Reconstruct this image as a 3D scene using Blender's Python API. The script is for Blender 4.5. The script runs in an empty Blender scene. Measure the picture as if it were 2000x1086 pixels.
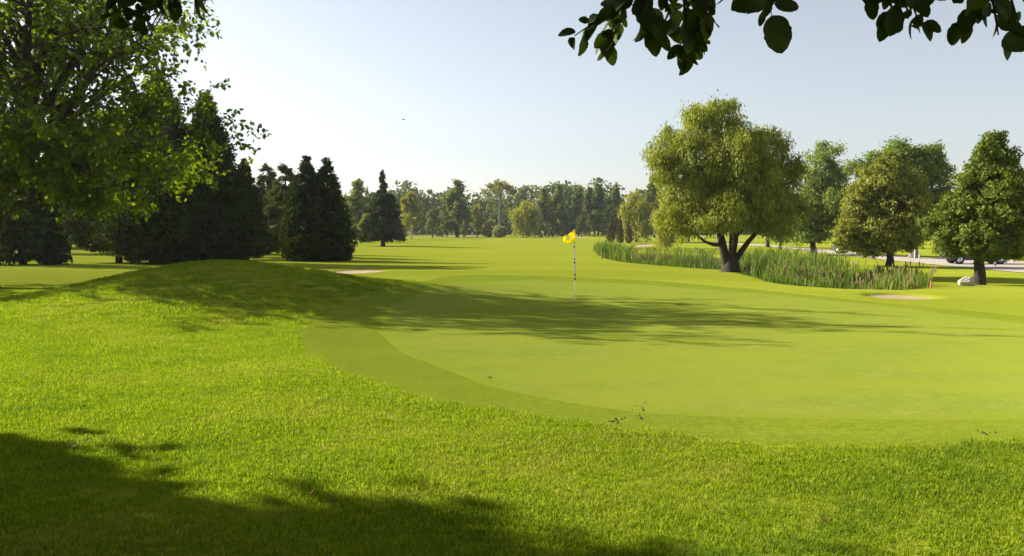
import bpy, math, random
import numpy as np
from mathutils import Vector, Matrix, Quaternion

# ------------------------------------------------------------------ camera, sky, sun, exposure
SC = bpy.context.scene
COL = SC.collection
F = 1664.0                      # focal length in photo pixels (2000 wide)
CAM_Z = 1.65
PITCH = math.atan((543 - 445) / F)
cam_d = bpy.data.cameras.new('camera')
cam_d.sensor_width = 36.0
cam_d.lens = 36.0 * F / 2000.0
cam_d.clip_start = 0.05
cam_d.clip_end = 6000.0
cam = bpy.data.objects.new('camera', cam_d)
COL.objects.link(cam)
cam.location = (0, 0, CAM_Z)
cam.rotation_euler = (math.pi / 2 - PITCH, 0, 0)
SC.camera = cam

SUN_ELEV = math.radians(28.0)
SUN_DIR = Vector((-0.90, 0.43, 0)).normalized() * math.cos(SUN_ELEV) + Vector((0, 0, math.sin(SUN_ELEV)))
world = bpy.data.worlds.new('World')
SC.world = world
world.use_nodes = True
wn = world.node_tree
bg = wn.nodes['Background']
sky = wn.nodes.new('ShaderNodeTexSky')
sky.sky_type = 'NISHITA'
sky.sun_disc = False
sky.sun_elevation = SUN_ELEV
sky.sun_rotation = math.atan2(SUN_DIR.x, SUN_DIR.y) % (2 * math.pi)
sky.air_density = 0.95
sky.dust_density = 0.95
sky.ozone_density = 1.0
bg.inputs['Strength'].default_value = 0.062
pale = wn.nodes.new('ShaderNodeHueSaturation')
pale.inputs['Saturation'].default_value = 0.46
wn.links.new(sky.outputs['Color'], pale.inputs['Color'])
wn.links.new(pale.outputs['Color'], bg.inputs['Color'])

sun_d = bpy.data.lights.new('sun', 'SUN')
sun_d.energy = 5.0
sun_d.angle = math.radians(0.55)
sun_d.color = (1.0, 0.94, 0.83)
sun = bpy.data.objects.new('sun', sun_d)
COL.objects.link(sun)
sun.location = (-40, 20, 40)
sun.rotation_euler = (-SUN_DIR).to_track_quat('-Z', 'Y').to_euler()

SC.view_settings.view_transform = 'Standard'
SC.view_settings.look = 'None'
SC.view_settings.gamma = 1.0
SC.view_settings.use_curve_mapping = False
SC.view_settings.exposure = 1.42
SC.render.engine = 'CYCLES'
SC.cycles.use_denoising = True
SC.cycles.max_bounces = 7
SC.cycles.diffuse_bounces = 3
SC.cycles.transmission_bounces = 5
SC.cycles.volume_bounces = 0
SC.cycles.sample_clamp_indirect = 4.0

RNG = np.random.default_rng(7)
random.seed(7)

# ------------------------------------------------------------------ small helpers
def S(a, b, t):
    u = np.clip((np.asarray(t, float) - a) / (b - a), 0, 1)
    return u * u * (3 - 2 * u)

def poly_sdf(poly, x, y):
    """signed distance to a closed polygon, negative inside"""
    x = np.asarray(x, float); y = np.asarray(y, float)
    d2 = np.full(x.shape, 1e18); inside = np.zeros(x.shape, bool)
    n = len(poly)
    for i in range(n):
        ax, ay = poly[i]; bx, by = poly[(i + 1) % n]
        ex, ey = bx - ax, by - ay
        wx, wy = x - ax, y - ay
        t = np.clip((wx * ex + wy * ey) / (ex * ex + ey * ey + 1e-12), 0, 1)
        d2 = np.minimum(d2, (wx - ex * t) ** 2 + (wy - ey * t) ** 2)
        c = ((ay > y) != (by > y)) & (x < (bx - ax) * (y - ay) / (by - ay + 1e-12) + ax)
        inside ^= c
    d = np.sqrt(d2)
    return np.where(inside, -d, d)

def smooth_poly(pts, n=160, it=2):
    p = np.array(pts, float)
    for _ in range(it):                      # corner cutting
        q = np.roll(p, -1, 0)
        a = p * 0.75 + q * 0.25; b = p * 0.25 + q * 0.75
        p = np.empty((len(a) * 2, 2)); p[0::2] = a; p[1::2] = b
    d = np.r_[0, np.cumsum(np.linalg.norm(np.roll(p, -1, 0) - p, axis=1))]
    pc = np.vstack([p, p[:1]])
    t = np.linspace(0, d[-1], n, endpoint=False)
    return np.c_[np.interp(t, d, pc[:, 0]), np.interp(t, d, pc[:, 1])]

WATER_Z = -1.22

def terrain0(x, y):
    x = np.asarray(x, float); y = np.asarray(y, float)
    z = -0.50 * S(2, 22, y) - 0.12 * S(25, 60, y)
    z = z - 0.30 * S(2, 26, x) * S(24, 42, y) * (1 - S(110, 190, y))
    z = z - 0.10 * S(6, 20, x) * S(8, 24, y) * (1 - S(24, 42, y))
    # mound beside the green
    dx = (x + 8.6); dy = (y - 25.2)
    sx = np.where(dx > 0, 3.1, 2.8); sy = np.where(dy > 0, 3.6, 4.6)
    z = z + 1.12 * np.exp(-(dx / sx) ** 2 / 2 * 1.0 - (dy / sy) ** 2 / 2)
    z = z + 0.18 * np.exp(-((x + 2.8) / 2.0) ** 2 / 2 - ((y - 29.5) / 2.0) ** 2 / 2)
    # swell in the fairway, lip in front of the reeds
    z = z + 0.16 * np.exp(-((y - 44) / 9) ** 2) * (1 - S(4, 12, x))
    z = z + 0.05 * np.sin(x * 0.21 + 1.0) * np.sin(y * 0.17 + 0.4) * S(6, 20, y)
    z = z + 0.10 * np.sin(x * 0.045 + 0.3) * np.sin(y * 0.038) * S(50, 90, y)
    # mounds at the far end
    z = z + 0.35 * np.exp(-((x - 22) / 10) ** 2 - ((y - 205) / 9) ** 2)
    return z

def ray(px, py):
    v = Vector((px - 1000.0, F, 543.0 - py))
    c, s = math.cos(PITCH), math.sin(PITCH)
    return Vector((v.x, v.y * c + v.z * s, -v.y * s + v.z * c))

def at(px, py):
    """ground point seen at a photo pixel"""
    r = ray(px, py)
    ts = np.geomspace(1.5, 700, 6000) / r.y
    x = r.x * ts; y = r.y * ts; z = CAM_Z + r.z * ts
    below = z <= terrain0(x, y)
    i = int(np.argmax(below)) if below.any() else len(ts) - 1
    return Vector((x[i], y[i], float(terrain(x[i], y[i]))))

POND_S = None
def pond_dip(x, y):
    if POND_S is None: return 0.0
    d = poly_sdf(POND_S, x, y)
    return -0.75 * S(0.6, -3.0, d)

def terrain(x, y):
    return terrain0(x, y) + pond_dip(x, y)

# pond outline: near bank as seen in front of the reeds, then the far bank
POND = [tuple(at(*q)[:2]) for q in ((1166, 491), (1178, 501), (1210, 510.5), (1300, 519), (1390, 525.5), (1440, 527), (1470, 538), (1500, 549), (1560, 557.5), (1690, 565), (1790, 565), (1812, 556))]
POND += [(20.0, 44), (21.5, 58), (22.0, 78), (20, 98), (14, 107), (9.5, 98)]
POND_S = smooth_poly(POND, 90)

def spot(px, depth, dz=0.0):
    x = (px - 1000.0) / F * depth
    return Vector((x, depth, float(terrain(x, depth)) + dz))

def point(px, py, depth):
    r = ray(px, py); t = depth / r.y
    return Vector((r.x * t, r.y * t, CAM_Z + r.z * t))

def height_to(px, top_py, y):
    return point(px, top_py, y).z

# ------------------------------------------------------------------ mesh / object helpers
def mesh_from(name, verts, faces, mat=None, smooth=False, attrs=None):
    """faces: numpy (n,k) or list of lists"""
    me = bpy.data.meshes.new(name)
    verts = np.asarray(verts, np.float32).reshape(-1, 3)
    if isinstance(faces, np.ndarray):
        n, k = faces.shape
        me.vertices.add(len(verts)); me.vertices.foreach_set('co', verts.ravel())
        me.loops.add(n * k); me.loops.foreach_set('vertex_index', faces.astype(np.int32).ravel())
        me.polygons.add(n)
        me.polygons.foreach_set('loop_start', np.arange(0, n * k, k, dtype=np.int32))
        me.polygons.foreach_set('loop_total', np.full(n, k, np.int32))
        me.update(calc_edges=True)
    else:
        me.from_pydata(verts.tolist(), [], faces)
    if smooth:
        me.polygons.foreach_set('use_smooth', np.ones(len(me.polygons), bool))
    if attrs:
        for an, (dom, data) in attrs.items():
            a = me.attributes.new(an, 'FLOAT', dom)
            a.data.foreach_set('value', np.asarray(data, np.float32))
    if mat:
        me.materials.append(mat)
    return me

def obj(name, me, parent=None, loc=None):
    o = bpy.data.objects.new(name, me)
    COL.objects.link(o)
    if parent is not None:
        o.parent = parent
    if loc is not None:
        o.location = loc
    return o

def tag(o, label=None, cat=None, group=None, kind=None):
    if label: o['label'] = label
    if cat: o['category'] = cat
    if group: o['group'] = group
    if kind: o['kind'] = kind
    return o

def empty(name, loc=(0, 0, 0), rz=0.0, scale=1.0):
    o = bpy.data.objects.new(name, None)
    o.empty_display_size = 0.3
    COL.objects.link(o)
    o.location = loc
    o.rotation_euler = (0, 0, rz)
    o.scale = (scale,) * 3 if not hasattr(scale, '__len__') else scale
    return o

class Wood:
    """collects tapered tubes"""
    def __init__(self): self.v = []; self.f = []; self.n = 0
    def tube(self, pts, rad, sides=7, wob=0.0, rng=None):
        pts = [Vector(p) for p in pts]
        m = len(pts)
        ref = Vector((0.31, 0.9, 0.22)).normalized()
        ang = np.linspace(0, 2 * math.pi, sides, endpoint=False)
        for i, p in enumerate(pts):
            d = (pts[min(i + 1, m - 1)] - pts[max(i - 1, 0)])
            d = d.normalized() if d.length > 1e-9 else Vector((0, 0, 1))
            u = d.cross(ref)
            if u.length < 1e-3: u = d.cross(Vector((1, 0, 0)))
            u.normalize(); w = d.cross(u)
            for a in ang:
                r = rad[i] * (1 + (wob * (rng.random() - 0.5) if wob else 0))
                q = p + u * (math.cos(a) * r) + w * (math.sin(a) * r)
                self.v.append((q.x, q.y, q.z))
        for i in range(m - 1):
            for k in range(sides):
                a = self.n + i * sides + k; b = self.n + i * sides + (k + 1) % sides
                self.f.append((a, b, b + sides, a + sides))
        self.n += m * sides
    def mesh(self, name, mat):
        return mesh_from(name, np.array(self.v), np.array(self.f, np.int32), mat, smooth=True)

def unit(a):
    return a / (np.linalg.norm(a, axis=-1, keepdims=True) + 1e-9)

class Leaves:
    """collects leaf faces; every leaf is one kite-shaped quad, slightly folded by its own tilt"""
    def __init__(self, rng): self.rng = rng; self.P = []; self.A = []; self.N = []; self.L = []; self.W = []; self.T = []
    def add(self, pos, axis, normal, length, width, tint):
        n = len(pos)
        self.P.append(pos); self.A.append(unit(axis)); self.N.append(normal)
        self.L.append(np.broadcast_to(length, (n,)).copy()); self.W.append(np.broadcast_to(width, (n,)).copy())
        self.T.append(np.broadcast_to(tint, (n,)).copy())
    def mesh(self, name, mat):
        P = np.vstack(self.P); A = np.vstack(self.A); N = np.vstack(self.N)
        L = np.concatenate(self.L)[:, None]; W = np.concatenate(self.W)[:, None]; T = np.concatenate(self.T)
        B = unit(np.cross(N, A))
        v0 = P - A * L * 0.5
        v1 = P + B * W * 0.5 - A * L * 0.06
        v2 = P + A * L * 0.5
        v3 = P - B * W * 0.5 - A * L * 0.06
        V = np.stack([v0, v1, v2, v3], 1).reshape(-1, 3)
        Fc = np.arange(len(P) * 4, dtype=np.int32).reshape(-1, 4)
        return mesh_from(name, V, Fc, mat, attrs={'tint': ('FACE', np.clip(T, 0, 1))})

def rand_dir(rng, n):
    return unit(rng.normal(size=(n, 3)))

# ------------------------------------------------------------------ materials
def new_mat(name):
    m = bpy.data.materials.new(name); m.use_nodes = True
    nt = m.node_tree; nt.nodes.clear()
    out = nt.nodes.new('ShaderNodeOutputMaterial')
    return m, nt, out

def ramp(nt, fac, stops):
    r = nt.nodes.new('ShaderNodeValToRGB')
    els = r.color_ramp.elements
    els[0].position, els[0].color = stops[0][0], (*stops[0][1], 1)
    els[1].position, els[1].color = stops[-1][0], (*stops[-1][1], 1)
    for p, c in stops[1:-1]:
        e = els.new(p); e.color = (*c, 1)
    nt.links.new(fac, r.inputs['Fac'])
    return r.outputs['Color']

def noise(nt, scale, detail=3, rough=0.55, vec=None, dist=0.0):
    n = nt.nodes.new('ShaderNodeTexNoise')
    n.inputs['Scale'].default_value = scale; n.inputs['Detail'].default_value = detail
    n.inputs['Roughness'].default_value = rough; n.inputs['Distortion'].default_value = dist
    if vec is not None: nt.links.new(vec, n.inputs['Vector'])
    return n.outputs['Fac']

def objcoord(nt, scale=None):
    tc = nt.nodes.new('ShaderNodeTexCoord')
    if scale is None: return tc.outputs['Object']
    mp = nt.nodes.new('ShaderNodeMapping'); mp.inputs['Scale'].default_value = scale
    nt.links.new(tc.outputs['Object'], mp.inputs['Vector'])
    return mp.outputs['Vector']

def mixcol(nt, fac, a, b, mode='MIX'):
    m = nt.nodes.new('ShaderNodeMix'); m.data_type = 'RGBA'; m.blend_type = mode
    for sock, v in ((m.inputs[0], fac), (m.inputs[6], a), (m.inputs[7], b)):
        if isinstance(v, (int, float)): sock.default_value = v
        elif isinstance(v, tuple): sock.default_value = (*v, 1)
        else: nt.links.new(v, sock)
    return m.outputs[2]

def leaf_mat(name, dark, light, trans=0.38, tcol=(1.5, 1.35, 0.5), gloss=0.02):
    m, nt, out = new_mat(name)
    at_ = nt.nodes.new('ShaderNodeAttribute'); at_.attribute_name = 'tint'
    c = ramp(nt, at_.outputs['Fac'], [(0.0, dark), (1.0, light)])
    d = nt.nodes.new('ShaderNodeBsdfDiffuse'); nt.links.new(c, d.inputs['Color'])
    t = nt.nodes.new('ShaderNodeBsdfTranslucent')
    nt.links.new(mixcol(nt, 1.0, c, tcol, 'MULTIPLY'), t.inputs['Color'])
    mx = nt.nodes.new('ShaderNodeMixShader'); mx.inputs[0].default_value = trans
    nt.links.new(d.outputs[0], mx.inputs[1]); nt.links.new(t.outputs[0], mx.inputs[2])
    g = nt.nodes.new('ShaderNodeBsdfGlossy'); g.inputs['Roughness'].default_value = 0.6
    g.inputs['Color'].default_value = (0.7, 0.75, 0.5, 1)
    m2 = nt.nodes.new('ShaderNodeMixShader'); m2.inputs[0].default_value = gloss
    nt.links.new(mx.outputs[0], m2.inputs[1]); nt.links.new(g.outputs[0], m2.inputs[2])
    nt.links.new(m2.outputs[0], out.inputs['Surface'])
    return m

def blade_mat(name, dark, light, trans, tcol, gloss):
    m = leaf_mat(name, dark, light, trans, tcol, gloss)
    nt = m.node_tree
    rp = [n for n in nt.nodes if n.type == 'VALTORGB'][0]
    ia = nt.nodes.new('ShaderNodeAttribute'); ia.attribute_type = 'INSTANCER'; ia.attribute_name = 'patch'
    lush = mixcol(nt, ramp_fac(nt, ia.outputs['Fac'], 0.62, 1.0, 0.8), rp.outputs['Color'], (0.100, 0.185, 0.014))
    col = mixcol(nt, ramp_fac(nt, ia.outputs['Fac'], 0.36, 0.08, 0.75), lush, (0.370, 0.345, 0.070))
    for l in list(nt.links):
        if l.from_node == rp and l.to_node.type in ('BSDF_DIFFUSE', 'MIX') and l.to_socket.name != 'Factor' and l.to_node not in (lush.node, col.node):
            nt.links.new(col, l.to_socket)
    return m

def surf_mat(name, stops, scale=4.0, rough=0.85, bump=0.0, bscale=None, vscale=None, detail=4, metallic=0.0, spec=0.3):
    m, nt, out = new_mat(name)
    p = nt.nodes.new('ShaderNodeBsdfPrincipled')
    v = objcoord(nt, vscale)
    f = noise(nt, scale, detail, 0.6, v)
    nt.links.new(ramp(nt, f, stops), p.inputs['Base Color'])
    p.inputs['Roughness'].default_value = rough; p.inputs['Metallic'].default_value = metallic
    p.inputs['Specular IOR Level'].default_value = spec
    if bump:
        b = nt.nodes.new('ShaderNodeBump'); b.inputs['Strength'].default_value = bump
        nt.links.new(noise(nt, bscale or scale * 3, 4, 0.6, v), b.inputs['Height'])
        nt.links.new(b.outputs[0], p.inputs['Normal'])
    nt.links.new(p.outputs[0], out.inputs['Surface'])
    return m

def turf_mat(name, base, alt, dry, fine=90.0, bump=0.35, band=None, bumpdist=0.03, edge=None, zone=None):
    """mown turf: patches of two greens, thin dry flecks, fine blade-scale relief"""
    m, nt, out = new_mat(name)
    v = objcoord(nt)
    big = noise(nt, 0.35, 4, 0.55, v, 0.4)
    mid = noise(nt, 2.6, 4, 0.6, v, 0.3)
    sm = noise(nt, fine, 3, 0.7, v)
    sm2 = noise(nt, fine * 0.25, 3, 0.7, v)
    c = mixcol(nt, ramp_fac(nt, big, 0.40, 0.60), base, alt)
    strk = noise(nt, 1.0, 4, 0.65, objcoord(nt, (2.2, 9.0, 1)), 0.5)
    c = mixcol(nt, ramp_fac(nt, strk, 0.42, 0.66, 0.55), c, tuple(x * 0.80 for x in alt))
    c = mixcol(nt, ramp_fac(nt, mid, 0.48, 0.68, 0.60), c, dry)
    c = mixcol(nt, ramp_fac(nt, sm2, 0.36, 0.62, 0.62), c, tuple(x * 0.62 for x in alt))
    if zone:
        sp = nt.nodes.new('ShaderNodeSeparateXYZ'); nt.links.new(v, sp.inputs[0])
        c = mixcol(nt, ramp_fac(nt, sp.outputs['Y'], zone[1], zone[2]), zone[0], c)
    if band:
        vb = objcoord(nt, band[0])
        c = mixcol(nt, ramp_fac(nt, noise(nt, 1.0, 2, 0.5, vb), 0.40, 0.60, band[2]), c, band[1])
    c = mixcol(nt, ramp_fac(nt, sm, 0.40, 0.62, 0.50), c, tuple(min(1, x * 1.35) for x in base))
    if edge:
        ea = nt.nodes.new('ShaderNodeAttribute'); ea.attribute_name = 'edge'
        es = nt.nodes.new('ShaderNodeMath'); es.operation = 'MULTIPLY_ADD'; es.inputs[1].default_value = edge[1]
        nt.links.new(mid, es.inputs[0]); nt.links.new(ea.outputs['Fac'], es.inputs[2])
        c = mixcol(nt, ramp_fac(nt, es.outputs[0], edge[2], edge[3]), edge[0], c)
    p = nt.nodes.new('ShaderNodeBsdfDiffuse'); p.inputs['Roughness'].default_value = 0.6
    nt.links.new(c, p.inputs['Color'])
    b = nt.nodes.new('ShaderNodeBump'); b.inputs['Strength'].default_value = bump; b.inputs['Distance'].default_value = bumpdist
    add = nt.nodes.new('ShaderNodeMath'); add.operation = 'ADD'
    nt.links.new(sm, add.inputs[0]); nt.links.new(sm2, add.inputs[1])
    nt.links.new(add.outputs[0], b.inputs['Height'])
    nt.links.new(b.outputs[0], p.inputs['Normal'])
    nt.links.new(p.outputs[0], out.inputs['Surface'])
    return m

def ramp_fac(nt, fac, a, b, top=1.0):
    mr = nt.nodes.new('ShaderNodeMapRange')
    mr.inputs['From Min'].default_value = a; mr.inputs['From Max'].default_value = b
    mr.inputs['To Max'].default_value = top
    nt.links.new(fac, mr.inputs['Value'])
    return mr.outputs['Result']

M = {}
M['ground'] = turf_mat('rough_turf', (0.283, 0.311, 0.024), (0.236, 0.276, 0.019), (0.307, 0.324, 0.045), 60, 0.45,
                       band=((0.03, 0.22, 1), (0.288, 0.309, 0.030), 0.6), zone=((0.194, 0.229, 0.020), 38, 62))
COLLAR_C = (0.204, 0.249, 0.021)
M['green'] = turf_mat('putting_turf', (0.232, 0.258, 0.034), (0.180, 0.239, 0.027), (0.274, 0.288, 0.060), 70, 0.16,
                      band=((0.35, 0.9, 1), (0.194, 0.239, 0.024), 0.9), bumpdist=0.01, edge=(COLLAR_C, 0.9, 0.40, 0.75))
M['collar'] = turf_mat('collar_turf', COLLAR_C, (0.159, 0.208, 0.017), (0.213, 0.239, 0.032), 60, 0.35, bumpdist=0.015)
M['sand'] = surf_mat('bunker_sand', [(0.3, (0.27, 0.18, 0.11)), (0.7, (0.36, 0.25, 0.165))], 3.0, 0.95, 0.4, 20)
M['road'] = surf_mat('gravel_road', [(0.3, (0.30, 0.25, 0.21)), (0.7, (0.42, 0.36, 0.31))], 0.8, 0.95, 0.3, 30)
M['far_path'] = surf_mat('pale_path', [(0.3, (0.42, 0.38, 0.31)), (0.7, (0.52, 0.48, 0.40))], 0.3, 0.95)
M['soil'] = surf_mat('bare_soil', [(0.3, (0.055, 0.045, 0.022)), (0.7, (0.10, 0.085, 0.045))], 60, 0.95, 0.5, 120)
M['bark'] = surf_mat('dark_bark', [(0.3, (0.022, 0.017, 0.013)), (0.7, (0.062, 0.049, 0.037))], 6, 0.95, 0.9, 14, (1, 1, 0.25))
M['bark_light'] = surf_mat('grey_bark', [(0.3, (0.10, 0.085, 0.07)), (0.7, (0.20, 0.175, 0.145))], 6, 0.95, 0.8, 14, (1, 1, 0.25))
M['bark_white'] = surf_mat('birch_bark', [(0.35, (0.12, 0.11, 0.09)), (0.6, (0.52, 0.50, 0.44))], 5, 0.9, 0.3, 14, (1, 1, 2))
M['leaf_maple'] = leaf_mat('maple_leaf', (0.032, 0.066, 0.006), (0.115, 0.165, 0.010), 0.55, (2.1, 1.9, 0.4))
M['leaf_willow'] = leaf_mat('willow_leaf', (0.132, 0.162, 0.016), (0.305, 0.330, 0.045), 0.34, (1.3, 1.25, 0.5))
M['leaf_linden'] = leaf_mat('linden_leaf', (0.060, 0.105, 0.010), (0.185, 0.215, 0.026), 0.40, (1.4, 1.3, 0.5))
M['leaf_gold'] = leaf_mat('golden_linden_leaf', (0.112, 0.134, 0.016), (0.262, 0.272, 0.042), 0.42, (1.3, 1.2, 0.5))
M['leaf_ash'] = leaf_mat('ash_leaf', (0.115, 0.165, 0.030), (0.230, 0.285, 0.062), 0.44, (1.4, 1.35, 0.6))
M['needle'] = leaf_mat('cedar_spray', (0.015, 0.027, 0.006), (0.050, 0.068, 0.014), 0.20, (1.3, 1.3, 0.5), 0.015)
M['needle_light'] = leaf_mat('spruce_needle', (0.050, 0.070, 0.018), (0.105, 0.120, 0.030), 0.25, (1.3, 1.25, 0.5), 0.015)
M['far_green'] = leaf_mat('far_tree_leaf', (0.070, 0.110, 0.020), (0.165, 0.205, 0.038), 0.42)
M['far_dark'] = leaf_mat('far_dark_leaf', (0.042, 0.072, 0.020), (0.120, 0.155, 0.038), 0.38)
M['far_yellow'] = leaf_mat('far_yellow_leaf', (0.135, 0.155, 0.020), (0.270, 0.275, 0.040), 0.42)
M['far_pale'] = leaf_mat('far_pale_leaf', (0.150, 0.165, 0.070), (0.270, 0.275, 0.120), 0.42)
M['far_brown'] = leaf_mat('brown_cedar_spray', (0.075, 0.068, 0.022), (0.135, 0.130, 0.036), 0.25)
M['leaf_apple'] = leaf_mat('apple_leaf', (0.013, 0.026, 0.004), (0.030, 0.050, 0.008), 0.35, (1.3, 1.4, 0.4), 0.06)
M['blade'] = blade_mat('grass_blade', (0.112, 0.186, 0.005), (0.365, 0.412, 0.016), 0.50, (1.08, 1.20, 0.5), 0.015)
M['reed'] = leaf_mat('reed_blade', (0.045, 0.100, 0.010), (0.140, 0.200, 0.022), 0.32, (1.3, 1.25, 0.6), 0.015)
M['seed'] = leaf_mat('dry_reed', (0.28, 0.20, 0.09), (0.46, 0.36, 0.19), 0.2, (1, 1, 1), 0.02)

_rp = [n for n in M['reed'].node_tree.nodes if n.type == 'VALTORGB'][0].color_ramp
_rp.elements[1].position = 0.86
_e = _rp.elements.new(0.95); _e.color = (0.30, 0.24, 0.10, 1)

# water
m, nt, out = new_mat('pond_water')
p = nt.nodes.new('ShaderNodeBsdfPrincipled')
p.inputs['Base Color'].default_value = (0.030, 0.034, 0.014, 1); p.inputs['Roughness'].default_value = 0.06
p.inputs['IOR'].default_value = 1.33
b = nt.nodes.new('ShaderNodeBump'); b.inputs['Strength'].default_value = 0.05
nt.links.new(noise(nt, 3.0, 2, 0.5, objcoord(nt)), b.inputs['Height']); nt.links.new(b.outputs[0], p.inputs['Normal'])
nt.links.new(p.outputs[0], out.inputs['Surface'])
M['water'] = m

def plain(name, col, rough=0.5, metallic=0.0, var=0.12, scale=8.0, coat=0.0, spec=0.5):
    a = tuple(c * (1 - var) for c in col); bcol = tuple(min(1, c * (1 + var)) for c in col)
    m = surf_mat(name, [(0.3, a), (0.7, bcol)], scale, rough, 0, None, None, 3, metallic, spec)
    pp = [n for n in m.node_tree.nodes if n.type == 'BSDF_PRINCIPLED'][0]
    pp.inputs['Coat Weight'].default_value = coat
    return m

# ------------------------------------------------------------------ ground
COLLAR_PX = [(572, 655), (592, 690), (640, 722), (700, 745), (780, 772), (850, 790), (1000, 816), (1200, 840), (1400, 856), (1700, 866),
             (2000, 861), (2300, 840), (2500, 760), (2420, 690), (2250, 648), (2000, 616), (1850, 601), (1700, 588), (1500, 566), (1300, 549),
             (1150, 541), (1000, 536), (900, 536), (835, 545), (800, 556), (735, 570), (660, 590), (600, 625)]
GREEN_PX = [(738, 648), (765, 680), (830, 708), (930, 742), (1030, 768), (1150, 789), (1300, 807), (1500, 817), (1750, 822), (2000, 819),
            (2200, 805), (2330, 750), (2270, 690), (2150, 655), (2000, 630), (1850, 611), (1700, 594), (1500, 574), (1300, 558), (1150, 550),
            (1000, 546), (900, 552), (830, 566), (775, 590), (745, 620)]
def wobble(P, amp, seed):
    c = P.mean(0); a = np.arctan2(P[:, 1] - c[1], P[:, 0] - c[0]); k = np.zeros(len(a))
    for f, g in ((5, 1.0), (9, .8), (17, .6), (31, .45), (47, .3)): k += g * np.sin(f * a + seed * f * 1.7)
    d = P - c; return c + d * (1 + amp * k / np.linalg.norm(d, axis=1))[:, None]
COLLAR = wobble(smooth_poly([tuple(at(*q)[:2]) for q in COLLAR_PX], 320), 0.07, 1)
GREEN = wobble(smooth_poly([tuple(at(*q)[:2]) for q in GREEN_PX], 320), 0.05, 2)
BUNKERS_PX = {
    'right': [(1684, 573), (1720, 571.5), (1770, 572.5), (1815, 577), (1838, 581.5), (1800, 584), (1750, 583), (1705, 580)],
    'far': [(1238, 479), (1255, 476.5), (1276, 476), (1276, 480), (1258, 482.5), (1240, 482.5)],
    'end': [(1100, 463.0), (1125, 461.6), (1150, 461.8), (1148, 463.4), (1120, 464)]}
BUNKERS = {k: smooth_poly([tuple(at(*q)[:2]) for q in v], 70) for k, v in BUNKERS_PX.items()}
BUNKERS['left'] = np.array([(-7.5 + 1.25 * math.cos(a) * (1 + .12 * math.sin(2 * a)), 41 + 1.9 * math.sin(a)) for a in np.linspace(0, 6.283, 60, endpoint=False)])
ROAD_NEAR_PX = [(1380, 473.5), (1500, 481.5), (1560, 488), (1600, 493), (1640, 497.5), (1690, 503), (1740, 509), (1800, 514.5), (1870, 521), (1940, 527.5), (2000, 533), (2160, 549)]
ROAD_FAR_PX = [(1380, 471.5), (1500, 478.5), (1560, 483.5), (1600, 487), (1640, 490), (1690, 495), (1740, 499.5), (1800, 503), (1870, 506), (1940, 508.5), (2000, 511), (2160, 516)]
RN = np.array([tuple(at(*q)[:2]) for q in ROAD_NEAR_PX]); RF = np.array([tuple(at(*q)[:2]) for q in ROAD_FAR_PX])
ROAD_POLY = [tuple(q) for q in RN] + [tuple(q) for q in RF[::-1]]

def carve(x, y):
    """how far the base sheet lies below the surfaces laid on it"""
    dc = poly_sdf(COLLAR, x, y)
    c = 0.07 * S(0.05, -0.40, dc)
    for k, poly in BUNKERS.items():
        d = poly_sdf(poly, x, y)
        c = c + 0.30 * S(0.10, -0.35, d)
    c = c + 0.05 * S(0.3, -0.6, poly_sdf(ROAD_POLY, x, y))
    return c

def axis_steps(spans):
    out = []
    for a, b, n in spans:
        out.extend(np.linspace(a, b, n, endpoint=False))
    out.append(spans[-1][1])
    return np.array(out)

gx = axis_steps([(-1300, -200, 14), (-200, -60, 20), (-60, -26, 40), (-26, 26, 210), (26, 60, 50), (60, 200, 20), (200, 1300, 14)])
gy = axis_steps([(-120, -10, 12), (-10, 3, 13), (3, 46, 180), (46, 110, 110), (110, 260, 60), (260, 500, 20), (500, 1500, 14)])
X, Y = np.meshgrid(gx, gy)
Z = terrain(X, Y) - carve(X, Y)
nx, ny = len(gx), len(gy)
V = np.c_[X.ravel(), Y.ravel(), Z.ravel()]
idx = np.arange(nx * ny).reshape(ny, nx)
Fq = np.stack([idx[:-1, :-1], idx[:-1, 1:], idx[1:, 1:], idx[1:, :-1]], -1).reshape(-1, 4)
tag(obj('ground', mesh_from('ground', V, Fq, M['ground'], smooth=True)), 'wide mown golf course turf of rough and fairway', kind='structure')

def disc_sheet(name, outline, mat, zoff, rings=40, dish=0.0, drop_edge=0.0):
    c = outline.mean(0); n = len(outline)
    ts = np.linspace(0, 1, rings + 1)[1:] ** 0.9
    vs = [[c[0], c[1], float(terrain0(c[0], c[1])) + zoff - dish]]
    for t in ts:
        p = c + (outline - c) * t
        z = terrain0(p[:, 0], p[:, 1]) + zoff - dish * (1 - t ** 3)
        if t >= 0.9999: z = z - drop_edge
        vs.extend(np.c_[p, z].tolist())
    fs = [[0, 1 + k, 1 + (k + 1) % n] for k in range(n)]
    for r in range(rings - 1):
        a = 1 + r * n; b_ = a + n
        fs += [[a + k, b_ + k, b_ + (k + 1) % n, a + (k + 1) % n] for k in range(n)]
    vv = np.array(vs); ed = -poly_sdf(outline, vv[:, 0], vv[:, 1])
    return obj(name, mesh_from(name, vs, fs, mat, smooth=True, attrs={'edge': ('POINT', ed)}))

tag(disc_sheet('collar', COLLAR, M['collar'], -0.006, 60, 0, 0.02), 'short mown apron ringing the putting green', kind='structure')
tag(disc_sheet('putting_green', GREEN, M['green'], 0.000, 90, 0, 0.0055), 'pale closely mown putting green', kind='structure')
BL = {'right': 'reddish sand bunker cut in the turf in front of the reeds', 'left': 'thin strip of sand bunker behind the shaded mound',
      'far': 'small pale sand bunker beyond the pond', 'end': 'distant pale sand bunker at the end of the fairway'}
for k, poly in BUNKERS.items():
    o = disc_sheet('sand_bunker', poly, M['sand'], -0.05 if k != 'right' else -0.075, 10, 0.05)
    tag(o, BL[k], kind='structure')

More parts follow.
